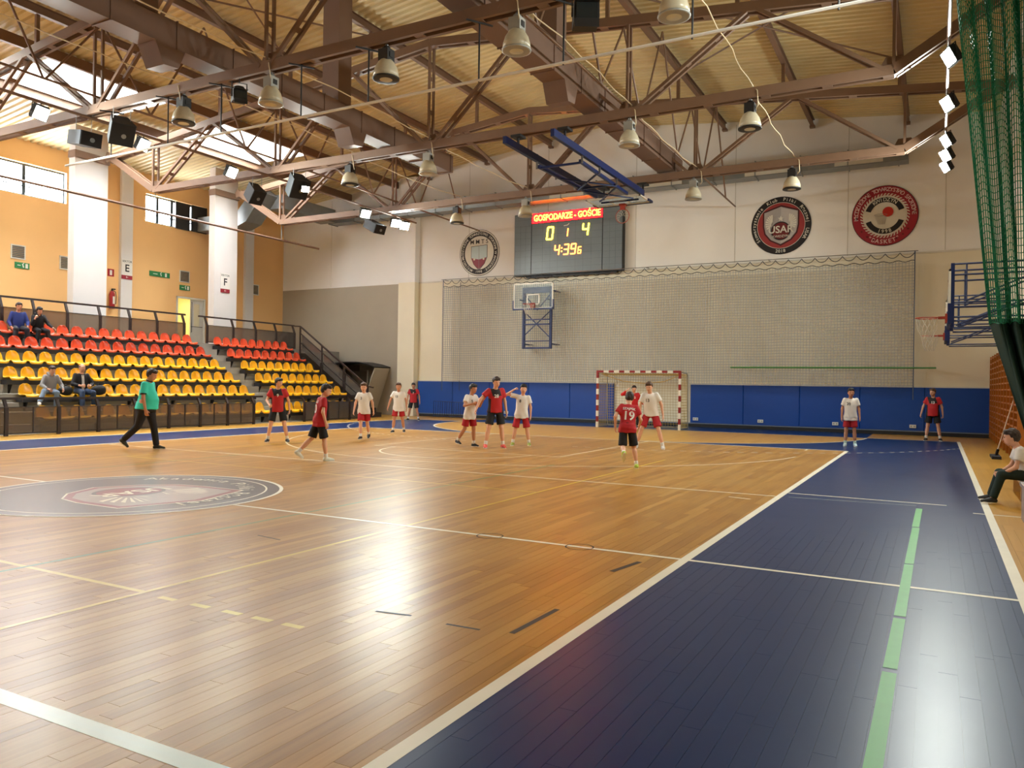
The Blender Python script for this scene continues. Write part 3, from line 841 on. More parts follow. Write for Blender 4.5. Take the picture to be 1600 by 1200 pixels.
t = copy_tree(flood); t.location = (-7.35, 10.9, 7.3); t.rotation_euler = (0, 0, math.radians(-30)); t.scale = (0.6, 0.6, 0.6)
tag(t, 'small lit floodlight just under the black tilted speaker on the second truss', 'floodlight')
def projector(loc, rz, label, s=1.0):
    o = tag(empty('stage_projector', loc, rz), label, 'stage light', 'stage projectors')
    m = MB(); m.box((-0.2 * s, -0.2 * s, -0.2 * s), (0.16 * s, 0.2 * s, 0.14 * s)); m.lathe([(0.19 * s, 0.14 * s), (0.15 * s, 0.24 * s), (0.06 * s, 0.27 * s)], n=14); m.build('body', M_BLACK, o)
    MB().box((0.16 * s, -0.17 * s, -0.17 * s), (0.2 * s, 0.17 * s, 0.1 * s)).build('lens', mat('dark_projector_lens', (40, 44, 44), 0.1), o)
    MB().box((0.2 * s, -0.2 * s, -0.3 * s), (0.215 * s, 0.2 * s, -0.16 * s)).build('barn_door', M_BLACK, o)
    MB().box((0.2 * s, -0.2 * s, 0.1 * s), (0.3 * s, 0.2 * s, 0.115 * s)).build('barn_door', M_BLACK, o)
    m = MB(); m.tube([(0, -0.22 * s, -0.05), (0, -0.22 * s, 0.26), (0, 0.22 * s, 0.26), (0, 0.22 * s, -0.05)], 0.014, 6); m.tube([(0, 0, 0.26), (0, 0, 0.36)], 0.014, 6); m.build('yoke', M_BLACK, o)
projector((4.3, 5.0, 7.58), math.radians(-60), 'big black stage projector under the pipe truss near the brown duct', 1.0)
projector((-3.65, 5.0, 7.56), math.radians(-30), 'small black stage projector next to a grey bell lamp', 0.7)
# ------------------------------------------------------------------ columns and gallery
M_CONC = mat('grey_concrete', (150, 144, 134), 0.85, noise=(3.0, 0.12), bump=(60, 0.15))
M_RISER = mat('pale_concrete_riser', (176, 172, 162), 0.85, noise=(2.0, 0.12))
M_BAR = mat('black_seat_beam', (26, 22, 22), 0.5)
M_RAIL = mat('dark_brown_rail_paint', (44, 32, 30), 0.4)
for nm, y0, y1 in (('bearing sign F', 15.98, 17.18), ('standing in front of the fire extinguisher', 9.93, 11.17)):
    c = tag(empty('column', (-17.35, (y0 + y1) / 2, 2.975)), 'wide pale grey column on the gallery ' + nm, 'column', 'gallery columns')
    h = (y1 - y0) / 2
    MB().box((-0.2, -h, 0), (0.15, h, 7.45)).build('shaft', M_COL, c)
    MB().box((-0.2, -h - 0.04, 6.3), (0.2, h + 0.04, 6.55)).build('bearing_block', M_BROWN, c)
for nm, y0, y1 in (('bearing sign E', 13.72, 14.24), ('close to the gable wall corner', 20.28, 20.8)):
    MB_ = MB().box((-0.0, y0, 2.97), (0.14, y1, roof_z(XL) - 0.02))
    p_ = MB_.build('wall_pilaster', M_COL); p_.location = (XL, 0, 0); struct(p_)

# ------------------------------------------------------------------ grandstand: stepped concrete
ROWS = 6
def xf(j): return -11.75 - 0.775 * (j - 1)      # front lip of the seats of row j
def zs(j): return 0.53 + 0.478 * (j - 1) if j > 1 else 0.41        # seat height
def tz(j): return 0.10 + 0.478 * (j - 1) if j > 1 else 0.02        # where the feet rest
GY0, GY1 = 1.0, 19.25
st = tag(empty('grandstand', (-15.0, 10.0, 0)), 'stepped pale concrete grandstand carrying the red and yellow seats', 'grandstand')
def SL(v): return tuple(a - b for a, b in zip(v, (-15.0, 10.0, 0)))
def front(j): return xf(j) + 0.36
for j in range(1, ROWS + 1):
    x0 = front(j) if j > 1 else -11.62
    x1 = front(j + 1) - 0.0
    MB().mat(0).box(SL((x1 - 0.02 if j < ROWS else x1 - 0.02, GY0, 0)), SL((x0, GY1, tz(j)))).build('terrace', M_RISER, st)
MB().box(SL((XL + 0.01, GY0 - 3, 0)), SL((front(7), YB - 0.4, 2.97))).build('gallery_slab', M_CONC, st)
# aisle steps between and beside the seat blocks
for ya, yb in ((13.98, 14.86), (4.5, 5.55)):
    for j in range(1, ROWS + 1):
        zt_ = tz(j) + 0.239
        xb = front(j + 1)
        MB().box(SL((xb - 0.01, ya, tz(j) + 0.001)), SL((xb + 0.38, yb, zt_))).build('aisle_step', M_CONC, st)
# end flank of the stand, dark panels
M_FLANK = mat('dark_flank_panel', (58, 50, 44), 0.7)
for j in range(1, ROWS + 1):
    x0 = front(j) if j > 1 else -11.62
    MB().box(SL((front(j + 1), GY1, 0)), SL((x0, GY1 + 0.04, tz(j) + 0.02))).build('flank_panel', M_FLANK, st)

# ------------------------------------------------------------------ bucket seats
def seat_mesh(m):
    prof_ = [(0.215, -0.055), (0.225, -0.02), (0.20, 0.004), (0.12, 0.0), (0.0, -0.012), (-0.09, -0.008), (-0.145, 0.03), (-0.17, 0.10), (-0.185, 0.18), (-0.197, 0.25), (-0.205, 0.30), (-0.209, 0.335)]
    wid = [0.15, 0.19, 0.212, 0.218, 0.216, 0.212, 0.207, 0.2, 0.188, 0.16, 0.115, 0.05]
    nu = 9
    top, bot = [], []
    P = [Vector((x, 0, z)) for x, z in prof_]
    for i, p in enumerate(P):
        t = (P[min(i + 1, len(P) - 1)] - P[max(i - 1, 0)]).normalized()
        nrm = Vector((-t.z, 0, t.x)) * -1
        if nrm.z < 0 and i < 5: nrm = -nrm
        if i >= 5 and nrm.x < 0: nrm = -nrm
        for k in range(nu):
            u = -1 + 2 * k / (nu - 1)
            cup = 0.045 * u * u * (0.25 if i < 2 else 1.0)
            q = p + nrm * cup + Vector((0, u * wid[i], 0))
            top.append(q); bot.append(q - nrm * 0.014)
    n = len(top); fs = []
    for i in range(len(P) - 1):
        for k in range(nu - 1):
            a = i * nu + k
            fs.append((a, a + 1, a + nu + 1, a + nu)); fs.append((n + a, n + a + nu, n + a + nu + 1, n + a + 1))
    def edge(a, b): fs.append((a, b, n + b, n + a))
    for k in range(nu - 1): edge(k + 1, k); edge((len(P) - 1) * nu + k, (len(P) - 1) * nu + k + 1)
    for i in range(len(P) - 1): edge(i * nu, (i + 1) * nu); edge((i + 1) * nu + nu - 1, i * nu + nu - 1)
    mb = MB().add(top + bot, fs)
    return mb
M_SEATY = mat('yellow_seat_plastic', (244, 186, 24), 0.28, noise=(10, 0.03))
M_SEATR = mat('red_seat_plastic', (210, 80, 46), 0.24, noise=(10, 0.03))
sy_ = seat_mesh(0).build('bucket_seat', M_SEATY, smooth=True); sr_ = seat_mesh(0).build('bucket_seat', M_SEATR, smooth=True)
row_nm = {1: 'row behind the smoked glass', 2: 'second row from the court', 3: 'third row from the court', 4: 'highest yellow row', 5: 'lower red row', 6: 'top red row'}
used = {0: False, 1: False}
SEAT_AT = {}
for blk, (ya, yb, n) in enumerate(((5.91, 13.7, 17), (15.16, 18.78, 9))):
    for j in range(1, ROWS + 1):
        ys = [ya + (yb - ya) * i / (n - 1) for i in range(n)]
        red = j >= 5
        for i, y in enumerate(ys):
            src = sr_ if red else sy_
            if used[red]: o = src.copy(); col.objects.link(o)
            else: o = src; used[red] = True
            o.location = (xf(j) - (0.225 if j > 1 else 0.18), y, zs(j)); o.rotation_euler = (0, 0, random.uniform(-0.02, 0.02))
            lab = '%s bucket seat, %s from the middle aisle, %s, %s' % ('red' if red else 'yellow', ORD[n - 1 - i if blk == 0 else i], row_nm[j], 'long block' if blk == 0 else 'short block')
            tag(o, lab, 'seat', 'seats, row %d of the %s block' % (j, 'long' if blk == 0 else 'short'))
            SEAT_AT[(blk, j, i)] = o.location.copy()
        b = tag(empty('seat_beam', (xf(j) - 0.2, (ya + yb) / 2, zs(j) - 0.08)), 'black steel beam under the %s seats of the %s, %s' % ('red' if red else 'yellow', row_nm[j], 'long block' if blk == 0 else 'short block'), 'beam', 'seat beams')
        L = (yb - ya) / 2 + 0.28
        MB().box((-0.12, -L, -0.1), (0.19, L, 0.028)).build('beam', M_BAR, b)
        for k in range(int(2 * L / 1.4) + 1):
            yy = -L + 0.2 + k * (2 * L - 0.4) / max(1, int(2 * L / 1.4))
            MB().prism([(-0.13, yy, -0.35), (-0.10, yy, -0.35), (0.06, yy, -0.045), (-0.13, yy, -0.045)], (0, 0, 0), (0, 0.04, 0)).build('bracket', M_BAR, b)

# ------------------------------------------------------------------ glass railings
M_SMOKE = bpy.data.materials.new('smoked_glass'); M_SMOKE.use_nodes = True
nt = M_SMOKE.node_tree; nt.nodes.remove(nt.nodes['Principled BSDF'])
tr = nt.nodes.new('ShaderNodeBsdfTransparent'); tr.inputs[0].default_value = (0.62, 0.54, 0.45, 1)
df = nt.nodes.new('ShaderNodeBsdfDiffuse'); df.inputs[0].default_value = (0.3, 0.26, 0.22, 1)
mx0 = nt.nodes.new('ShaderNodeMixShader'); mx0.inputs[0].default_value = 0.3
gl = nt.nodes.new('ShaderNodeBsdfGlossy'); gl.inputs['Roughness'].default_value = 0.12
fr = nt.nodes.new('ShaderNodeFresnel'); fr.inputs[0].default_value = 1.45
mx = nt.nodes.new('ShaderNodeMixShader')
nt.links.new(tr.outputs[0], mx0.inputs[1]); nt.links.new(df.outputs[0], mx0.inputs[2])
nt.links.new(fr.outputs[0], mx.inputs[0]); nt.links.new(mx0.outputs[0], mx.inputs[1]); nt.links.new(gl.outputs[0], mx.inputs[2])
nt.links.new(mx.outputs[0], nt.nodes['Material Output'].inputs['Surface'])
def railing(label, x, z0, posts, ztop, zglass, lean, ends=(0.15, 0.15), sub=True, zlow=0.06):
    """Runs along Y; posts bend towards +X above the glass; one pane between two mullions."""
    o = tag(empty('glass_railing', (x, (posts[0] + posts[-1]) / 2, z0)), label, 'railing')
    yc = (posts[0] + posts[-1]) / 2
    for y in posts:
        m = MB(); m.bar((0, y - yc, 0), (0, y - yc, zglass), 0.06, 0.09, up=(0, 1, 0)); m.bar((0, y - yc, zglass - 0.02), (lean, y - yc, ztop - 0.02), 0.06, 0.07, up=(0, 1, 0)); m.build('post', M_RAIL, o)
    MB().bar((lean, posts[0] - yc - ends[0], ztop), (lean, posts[-1] - yc + ends[1], ztop), 0.07, 0.06).build('handrail', M_RAIL, o)
    MB().bar((0, posts[0] - yc, zglass), (0, posts[-1] - yc, zglass), 0.03, 0.02).build('glass_rail', M_RAIL, o)
    MB().bar((0, posts[0] - yc, zlow), (0, posts[-1] - yc, zlow), 0.04, 0.03).build('glass_rail', M_RAIL, o)
    for a, b in zip(posts[:-1], posts[1:]):
        cuts = [a + 0.04, (a + b) / 2, b - 0.04] if sub else [a + 0.04, b - 0.04]
        for c, d in zip(cuts[:-1], cuts[1:]):
            MB().box((-0.006, c - yc + 0.01, zlow), (0.006, d - yc - 0.01, zglass)).build('pane', M_SMOKE, o)
        if sub: MB().box((-0.015, (a + b) / 2 - yc - 0.015, zlow), (0.015, (a + b) / 2 - yc + 0.015, zglass)).build('mullion', M_RAIL, o)
    return o
railing('low smoked glass railing at the foot of the long seat block', -11.45, 0.0, [1.9, 3.25, 4.62, 5.98, 7.12, 8.28, 9.43, 10.6, 11.71, 12.85], 0.96, 0.74, -0.12, (0.3, 0.5))
railing('low smoked glass railing at the foot of the short seat block', -11.45, 0.0, [15.33, 16.6, 17.9, 19.15], 0.96, 0.74, -0.12, (0.1, 0.1))
railing('gallery railing with smoked glass above the long red row', -16.25, 2.97, [4.6, 5.9, 7.05, 8.05, 9.15, 10.32, 11.47, 12.58, 13.78], 1.08, 0.74, -0.14, (0.3, 0.15), False)
railing('gallery railing with smoked glass above the short red row', -16.25, 2.97, [14.86, 16.19, 17.4, 18.58, 19.7], 1.08, 0.74, -0.14, (0.3, 0.1), False)
# stair handrail going down at the end of the stand
sr = tag(empty('stair_railing', (-14.0, 19.7, 0)), 'black sloping stair railing at the end of the short seat block', 'railing')
def RL(x, z, y=0.0): return (x + 14.0, y, z)
pth = [(-16.25, 4.02), (-15.9, 4.0), (-12.0, 1.35), (-11.7, 1.3)]
m = MB()
for a, b in zip(pth[:-1], pth[1:]): m.bar(RL(*a), RL(*b), 0.07, 0.06)
m.build('handrail', M_RAIL, sr)
for k in range(2):
    dz = 0.3 + 0.42 * k
    MB().bar(RL(-15.9, 4.0 - dz), RL(-12.0, 1.35 - dz), 0.04, 0.04).build('lower_rail', M_RAIL, sr)
for x in (-15.9, -14.6, -13.3, -12.0):
    zt_ = 4.0 - (x + 15.9) * (2.65 / 3.9)
    MB().bar(RL(x, max(zt_ - 1.5, 0.0)), RL(x, zt_), 0.06, 0.06, up=(0, 1, 0)).build('post', M_RAIL, sr)
for xa, xb in ((-15.8, -14.7), (-14.5, -13.4), (-13.2, -12.1)):
    za, zb = 4.0 - (xa + 15.9) * 0.6795, 4.0 - (xb + 15.9) * 0.6795
    MB().prism([RL(xa, za - 0.34, -0.006), RL(xb, zb - 0.34, -0.006), RL(xb, zb - 1.0, -0.006), RL(xa, za - 1.0, -0.006)], (0, 0, 0), (0, 0.012, 0)).build('pane', M_SMOKE, sr)
# concrete stair beside the stand
stair = tag(empty('side_stair', (-14.0, 20.3, 0)), 'dark concrete stair climbing beside the end of the stand', 'stairs')
for k in range(14):
    MB().box((-2.2, -0.5, 0), (1.9 - k * 0.3, 0.5, 0.2 * (k + 1))).build('step', M_FLANK, stair) if k == 0 else MB().box((1.9 - (k + 1) * 0.3, -0.5, 0.2 * k), (1.9 - k * 0.3, 0.5, 0.2 * (k + 1))).build('step', M_FLANK, stair)

# entrance under the dark curved canopy on the gable wall
cn = tag(empty('entrance_canopy', (-15.2, YB, 2.3)), 'dark curved canopy over the side entrance beneath the taupe wall', 'canopy')
pts = [(-3.0, 0.12), (-1.6, 0.08), (-0.6, 0.06), (0.2, 0.12), (0.9, 0.12), (1.5, 0.02), (1.95, -0.1)]
poly = [(x, 0, z + 0.05) for x, z in pts] + [(x, 0, z) for x, z in reversed(pts)]
MB().prism([(x, -1.2, z) for x, y, z in poly], (0, 0, 0), (0, 1.2, 0)).build('roof_slab', M_BLACK, cn)
MB().prism([(1.9, -1.15, -0.12), (1.95, -1.15, -0.12), (1.1, -1.15, -2.3), (1.05, -1.15, -2.3)], (0, 0, 0), (0, 1.13, 0)).build('slanted_cheek', M_TAUPE, cn)
MB().box((-3.0, -0.03, -2.29), (0.1, 0.0, 0.05)).build('shade_panel', mat('shaded_taupe', (92, 82, 70), 0.7), cn)  # dark sheet puts the shade under the canopy into colour
d2 = struct(empty('door_2', (-15.0, YB - 0.06, 0)))
MB().box((-0.5, -0.02, 0), (0.42, 0.02, 2.05)).build('door_leaf', mat('taupe_door', (120, 110, 94), 0.6), d2)
MB().box((0.42, -0.04, 0), (0.5, 0.03, 2.1)).build('door_frame', M_TRIM, d2)
MB().tube([(0.3, -0.05, 1.0), (0.3, -0.08, 1.0), (0.18, -0.08, 1.0)], 0.012, 6).build('door_handle', M_STEEL, d2)

# ------------------------------------------------------------------ signs, vents and extinguisher on the gallery wall
M_VENT = mat('grey_vent_grille', (104, 100, 90), 0.6)
def vent(y, z, where, x=XL + 0.0):
    o = tag(empty('air_vent', (x + 0.02, y, z)), 'grey square air vent with pale frame on the apricot wall ' + where, 'vent', 'wall vents')
    m = MB(); m.box((-0.02, -0.26, -0.26), (0.015, -0.22, 0.26)); m.box((-0.02, 0.22, -0.26), (0.015, 0.26, 0.26)); m.box((-0.02, -0.22, 0.22), (0.015, 0.22, 0.26)); m.box((-0.02, -0.22, -0.26), (0.015, 0.22, -0.22)); m.build('frame', M_TRIM, o)
    for i in range(7): MB().bar((0.0, -0.22, -0.19 + i * 0.063), (0.0, 0.22, -0.19 + i * 0.063), 0.03, 0.045).build('slat', M_VENT, o)
for y, z, w_ in ((9.7, 6.1, 'above a small escape sign'), (11.5, 5.95, 'next to the wide column'), (16.9, 6.12, 'over the lit doorway'), (20.98, 6.0, 'near the gable corner')): vent(y, z, w_)
M_SIGNW = mat('white_sign_board', (228, 224, 216), 0.5)
M_SIGNR = mat('dark_red_sign_band', (142, 28, 44), 0.5)
M_INK = mat('black_sign_ink', (28, 26, 28), 0.6)
def sector(letter, y, z, x, label):
    o = tag(empty('sector_sign', (x, y, z)), label, 'sign', 'sector signs')
    MB().box((0.004, -0.24, -0.26), (0.02, 0.24, 0.4)).build('board', M_SIGNW, o)
    MB().box((0.004, -0.24, -0.42), (0.02, 0.24, -0.26)).build('red_band', M_SIGNR, o)
    m = MB(); text_on(m, letter, (0.022, 0, 0.02), (0, 1, 0), (0, 0, 1), 0.42, 0.02); text_on(m, 'SEKTOR', (0.022, 0, 0.31), (0, 1, 0), (0, 0, 1), 0.12, 0.01); m.build('lettering', M_INK, o)
    m = MB(); text_on(m, '←', (0.0225, 0, -0.34), (0, 1, 0), (0, 0, 1), 0.14, 0.01); m.build('lettering', M_SIGNW, o)
sector('E', 13.98, 6.05, XL + 0.145, 'white sign with black letter E and dark red band')
sector('F', 16.55, 5.65, -17.2, 'white sign with black letter F and dark red band')
M_EXIT = mat('green_exit_sign', (32, 120, 66), 0.45)
def exit_sign(y, z, w, label, arrow):
    o = tag(empty('exit_sign', (XL, y, z)), label, 'sign', 'green escape signs')
    MB().box((0.003, -w, -0.11), (0.03, w, 0.11)).build('plate', M_EXIT, o)
    m = MB()
    m.obox((0.033, w * 0.1, 0.0), (0.002, 0.02, 0.07), Matrix.Rotation(0.3, 3, 'X')); m.obox((0.033, w * 0.1 + 0.02, 0.085), (0.002, 0.018, 0.018), Matrix.Identity(3))
    m.obox((0.033, -w * 0.45, 0.0), (0.002, w * 0.22, 0.014), Matrix.Identity(3)); m.obox((0.033, w * 0.6, 0.0), (0.002, 0.045, 0.08), Matrix.Identity(3))
    m.build('pictogram', M_SIGNW, o)
exit_sign(9.85, 5.62, 0.26, 'small green escape sign under a grey wall vent', 1)
exit_sign(15.63, 6.05, 0.5, 'long green escape sign with white pictograms beside column F', 1)
exit_sign(16.92, 5.62, 0.27, 'green escape sign right above the lit doorway', 1)
M_REDM = mat('fire_red_metal', (150, 22, 30), 0.35)
fx = tag(empty('fire_extinguisher', (XL + 0.12, 13.36, 4.35)), 'red fire extinguisher hanging on the apricot wall beside sign E', 'extinguisher')
MB().lathe([(0.0, 0), (0.1, 0.01), (0.11, 0.05), (0.11, 0.6), (0.07, 0.7), (0.035, 0.73)], n=16).build('cylinder', M_REDM, fx, True)
m = MB(); m.lathe([(0.04, 0.73), (0.04, 0.8), (0.0, 0.81)], n=10); m.box((-0.02, -0.02, 0.78), (0.02, 0.14, 0.83)); m.build('valve', M_BLACK, fx)
MB().tube([(0.0, 0.03, 0.76), (0.03, 0.13, 0.7), (0.05, 0.15, 0.5), (0.05, 0.13, 0.2)], 0.015, 6).build('hose', M_BLACK, fx, True)
MB().box((0.1, -0.04, 0.2), (0.115, 0.04, 0.5)).build('label_plate', M_SIGNW, fx)
es = tag(empty('extinguisher_sign', (XL, 13.36, 5.83)), 'small red square sign above the fire extinguisher', 'sign')
MB().box((0.003, -0.14, -0.15), (0.02, 0.14, 0.15)).build('plate', M_REDM, es)
MB().box((0.02, -0.05, -0.1), (0.024, 0.05, 0.1)).build('pictogram', M_SIGNW, es)
# things left on the seats of the second row
# ------------------------------------------------------------------ blue wall pads along the gable wall
M_PAD = mat('blue_wall_pad_vinyl', (16, 72, 158), 0.45, noise=(1.2, 0.08))
M_BASEW = mat('black_base_strip', (34, 36, 40), 0.6)  # near-black strip along the foot of the pads
def pads(x0, x1, n, where):
    for i in range(n):
        a, b = x0 + (x1 - x0) * i / n, x0 + (x1 - x0) * (i + 1) / n
        o = tag(empty('wall_pad', ((a + b) / 2, YB - 0.06, 0.16)), 'blue padded wall panel, %s %s' % (ORD[i], where), 'wall pad', 'blue wall pads ' + where)
        h = (b - a) / 2 - 0.004
        MB().prism([(-h, 0.055, 0), (-h, -0.03, 0), (-h + 0.02, -0.05, 0), (h - 0.02, -0.05, 0), (h, -0.03, 0), (h, 0.055, 0)], (0, 0, 0), (0, 0, 1.45)).build('cover', M_PAD, o)
        MB().box((-h, -0.03, 1.45), (h, 0.055, 1.49)).build('top_batten', M_TRIM, o)
pads(-11.6, -2.0, 5, 'from the wall pier towards the goal')
pads(1.13, 11.05, 5, 'from the goal towards the wall bars')
bb = MB().box((-11.6, YB - 0.08, 0.0), (XR - 0.02, YB, 0.12)); struct(bb.build('baseboard_back', M_BASEW))
bt = MB().box((-11.6, YB - 0.1, 0.12), (XR - 0.02, YB, 0.155)); struct(bt.build('trim_2', mat('grey_blue_trim', (120, 132, 150), 0.5)))
M_SOCK = mat('white_socket_box', (226, 226, 220), 0.45)
for x, w_ in ((1.35, 'nearest the goal'), (3.75, 'second from the goal'), (6.3, 'behind white player 20'), (8.72, 'beside the lone red player'), (-6.9, 'beside the folded barrier')):
    o = tag(empty('wall_socket', (x, YB - 0.115, 0.3)), 'small white socket box low on the blue pads, ' + w_, 'socket', 'socket boxes on the pads')
    MB().box((-0.1, -0.03, -0.05), (0.1, 0.0, 0.06)).build('box', M_SOCK, o)
    for s in (-1, 1): MB().lathe([(0.03, 0), (0.03, 0.008), (0.0, 0.009)], (s * 0.048, -0.03, 0.005), 10, Matrix.Rotation(PI / 2, 3, 'X')).build('outlet', mat('grey_outlet', (170, 170, 166), 0.5), o)

# ------------------------------------------------------------------ grey ball net in front of the gable wall
M_NET = mat('grey_net_cord', (172, 172, 172), 0.7)
M_NETD = mat('dark_net_cord', (60, 62, 70), 0.7)
NX0, NX1, NZ0, NZ1 = -10.05, 8.72, 1.66, 5.82
NYW = YB - 0.42
def ribbon(mb, pts, r):
    """thin square cord through the points"""
    pts = [Vector(p) for p in pts]
    mb.tube(pts, r, 4, caps=False)
nt_ = tag(empty('ball_net', (0, NYW, 0)), 'fine grey ball net hung across the gable wall under the scoreboard', 'net')
m = MB(); sp = 0.1; r = 0.0085
i = 0; x = NX0
def sagz(x): return 0.0
def ny(x): return 0.03 * math.sin(x * 2.1) + 0.02 * math.sin(x * 5.3)
xs = []
while x <= NX1: xs.append(x); x += sp
def box_cord(mb, a, b, r):
    mb.bar(a, b, 2 * r, 2 * r)
for x in xs:
    m.bar((x, ny(x), NZ0), (x, ny(x), NZ1), 2 * r, 2 * r)
z = NZ0
while z <= NZ1:
    seg_n = 40
    for k in range(seg_n):
        xa, xb = NX0 + (NX1 - NX0) * k / seg_n, NX0 + (NX1 - NX0) * (k + 1) / seg_n
        m.bar((xa, ny(xa), z + 0.01 * math.sin(xa * 3)), (xb, ny(xb), z + 0.01 * math.sin(xb * 3)), 2 * r, 2 * r)
    z += sp
o = m.build('mesh', M_NET, nt_, recalc=False); o['kind'] = 'stuff'
m = MB(); N_SC = 42; w = (NX1 - NX0) / N_SC
for k in range(N_SC):
    pts = [(NX0 + (k + t / 8) * w, 0, 6.12 - 0.17 * math.sin(PI * t / 8) ** 0.8) for t in range(9)]
    m.tube(pts, 0.012, 4)
m.build('scalloped_top_rope', M_NETD, nt_)
m = MB()
m.tube([(NX0 + (NX1 - NX0) * t / 200, 0, 5.83 + 0.03 * math.sin(t * 1.3)) for t in range(201)], 0.013, 4); m.build('header_rope', M_NETD, nt_)
for x in (NX0, NX1):
    MB().tube([(x, 0, 1.2), (x, 0, 6.15)], 0.018, 5).build('edge_rope', mat('blue_grey_rope', (84, 98, 122), 0.7), nt_)
MB().tube([(NX0 + 0.9, 0.02, 1.2), (NX0 + 0.9, 0.02, 6.0)], 0.012, 5).build('edge_rope', M_NETD, nt_)
m = MB(); m.tube([(NX0 - 0.1, 0, 6.16), (NX1 + 0.1, 0, 6.16)], 0.014, 5); m.build('top_wire', M_STEEL, nt_)
for x in (NX0, -5.2, -0.6, 4.0, NX1): MB().bar((x, 0, 6.16), (x, 0.42, 6.16), 0.03, 0.03).build('wall_bracket', M_STEEL, nt_)
gp = tag(empty('green_pole', (2.72, YB - 0.5, 2.26)), 'long thin green pole fixed level in front of the ball net', 'pole')
MB().tube([(0, 0, 0), (6.67, 0, 0)], 0.028, 8).build('tube', mat('green_painted_pole', (62, 128, 60), 0.4), gp)
for x in (0.4, 3.3, 6.4): MB().bar((x, 0, 0), (x, 0.45, 0), 0.03, 0.03).build('bracket', M_STEEL, gp)

# ------------------------------------------------------------------ handball goal
M_GR = mat('dark_red_goal_paint', (136, 26, 30), 0.35)
M_GW = mat('white_goal_paint', (232, 226, 212), 0.35)
M_GN = mat('straw_goal_net', (190, 164, 96), 0.7)
goal = tag(empty('handball_goal', (0, 20, 0)), 'handball goal with red and white banded posts and straw coloured net', 'goal')
def banded(pts_fn, L, name):
    m = MB(); a = 0.0; red = True; first_ = 0.28
    cuts = [0.0, first_]
    while cuts[-1] < L - 0.05: cuts.append(min(cuts[-1] + 0.2, L))
    for k in range(len(cuts) - 1):
        m.mat(0 if k % 2 == 0 else 1); m.box(*pts_fn(cuts[k], cuts[k + 1]))
    m.build(name, [M_GR, M_GW], goal)
for s in (-1, 1):
    x0, x1 = (s * 1.5, s * 1.58) if s > 0 else (-1.58, -1.5)
    banded(lambda a, b: ((x0, -0.04, 2.08 - b), (x1, 0.04, 2.08 - a)), 2.08, 'post')
m = MB(); cuts = [-1.5, -1.3]; 
while cuts[-1] < 1.29: cuts.append(cuts[-1] + 0.2)
cuts[-1] = 1.3; cuts.append(1.5)
for k in range(len(cuts) - 1):
    m.mat(0 if k % 2 == 0 else 1); m.box((cuts[k], -0.04, 2.0), (cuts[k + 1], 0.04, 2.08))
m.build('crossbar', [M_GR, M_GW], goal)
M_GST = mat('grey_goal_stanchion', (150, 148, 140), 0.4, 0.4)
for s in (-1, 1):
    x = s * 1.54
    m = MB(); m.tube([(x, 0.04, 2.03), (x, 0.85, 2.0), (x, 0.95, 1.9), (x, 1.05, 0.03)], 0.022, 6); m.tube([(x, 0.04, 0.03), (x, 1.05, 0.03)], 0.022, 6); m.build('net_stanchion', M_GST, goal)
MB().tube([(-1.54, 1.05, 0.03), (1.54, 1.05, 0.03)], 0.022, 6).build('ground_bar', M_GST, goal)
m = MB(); cs = 0.1; r = 0.0055
def back_y(z): return 0.95 + 0.1 * (1 - z / 1.95)
n = int(3.08 / cs)
for k in range(n + 1):
    x = -1.54 + 3.08 * k / n
    pts = [(x, 0.05, 1.99), (x, 0.5, 1.93 + 0.03 * math.sin(k)), (x, back_y(1.9), 1.88)] + [(x, back_y(z) - 0.1 * math.sin(PI * z / 1.9), z) for z in (1.4, 0.9, 0.45, 0.05)]
    m.tube(pts, r, 4, caps=False)
for k in range(20):
    z = 0.06 + k * 0.1
    m.tube([(-1.54, back_y(z) - 0.1 * math.sin(PI * z / 1.9), z), (1.54, back_y(z) - 0.1 * math.sin(PI * z / 1.9), z)], r, 4, caps=False)
    for s in (-1, 1): m.tube([(s * 1.54, 0.04, z), (s * 1.54, back_y(z) - 0.1 * math.sin(PI * z / 1.9), z)], r, 4, caps=False)
for k in range(1, 9):
    y = 0.05 + k * 0.1
    m.tube([(-1.54, y, 1.97 - 0.05 * k / 9), (1.54, y, 1.97 - 0.05 * k / 9)], r, 4, caps=False)
    for s in (-1, 1): m.tube([(s * 1.54, y, 1.97), (s * 1.54, y, 0.05)], r, 4, caps=False)
o = m.build('net', M_GN, goal, recalc=False); o['kind'] = 'stuff'
MB().tube([(-1.48, 0.35, 1.94), (-0.8, 0.6, 1.7), (0.0, 0.7, 1.62), (0.8, 0.6, 1.7), (1.48, 0.3, 1.95)], 0.016, 5).build('catch_rope', mat('straw_rope', (206, 172, 92), 0.7), goal, True)
tg = tag(empty('net_tag', (-1.05, 20.75, 1.55)), 'small white label hanging on a cord inside the goal net', 'tag')
MB().box((-0.05, -0.004, -0.06), (0.05, 0.004, 0.02)).build('card', M_SIGNW, tg)
MB().tube([(0, 0, 0.02), (-0.08, 0.0, 0.33)], 0.004, 4).build('cord', M_BLACK, tg)

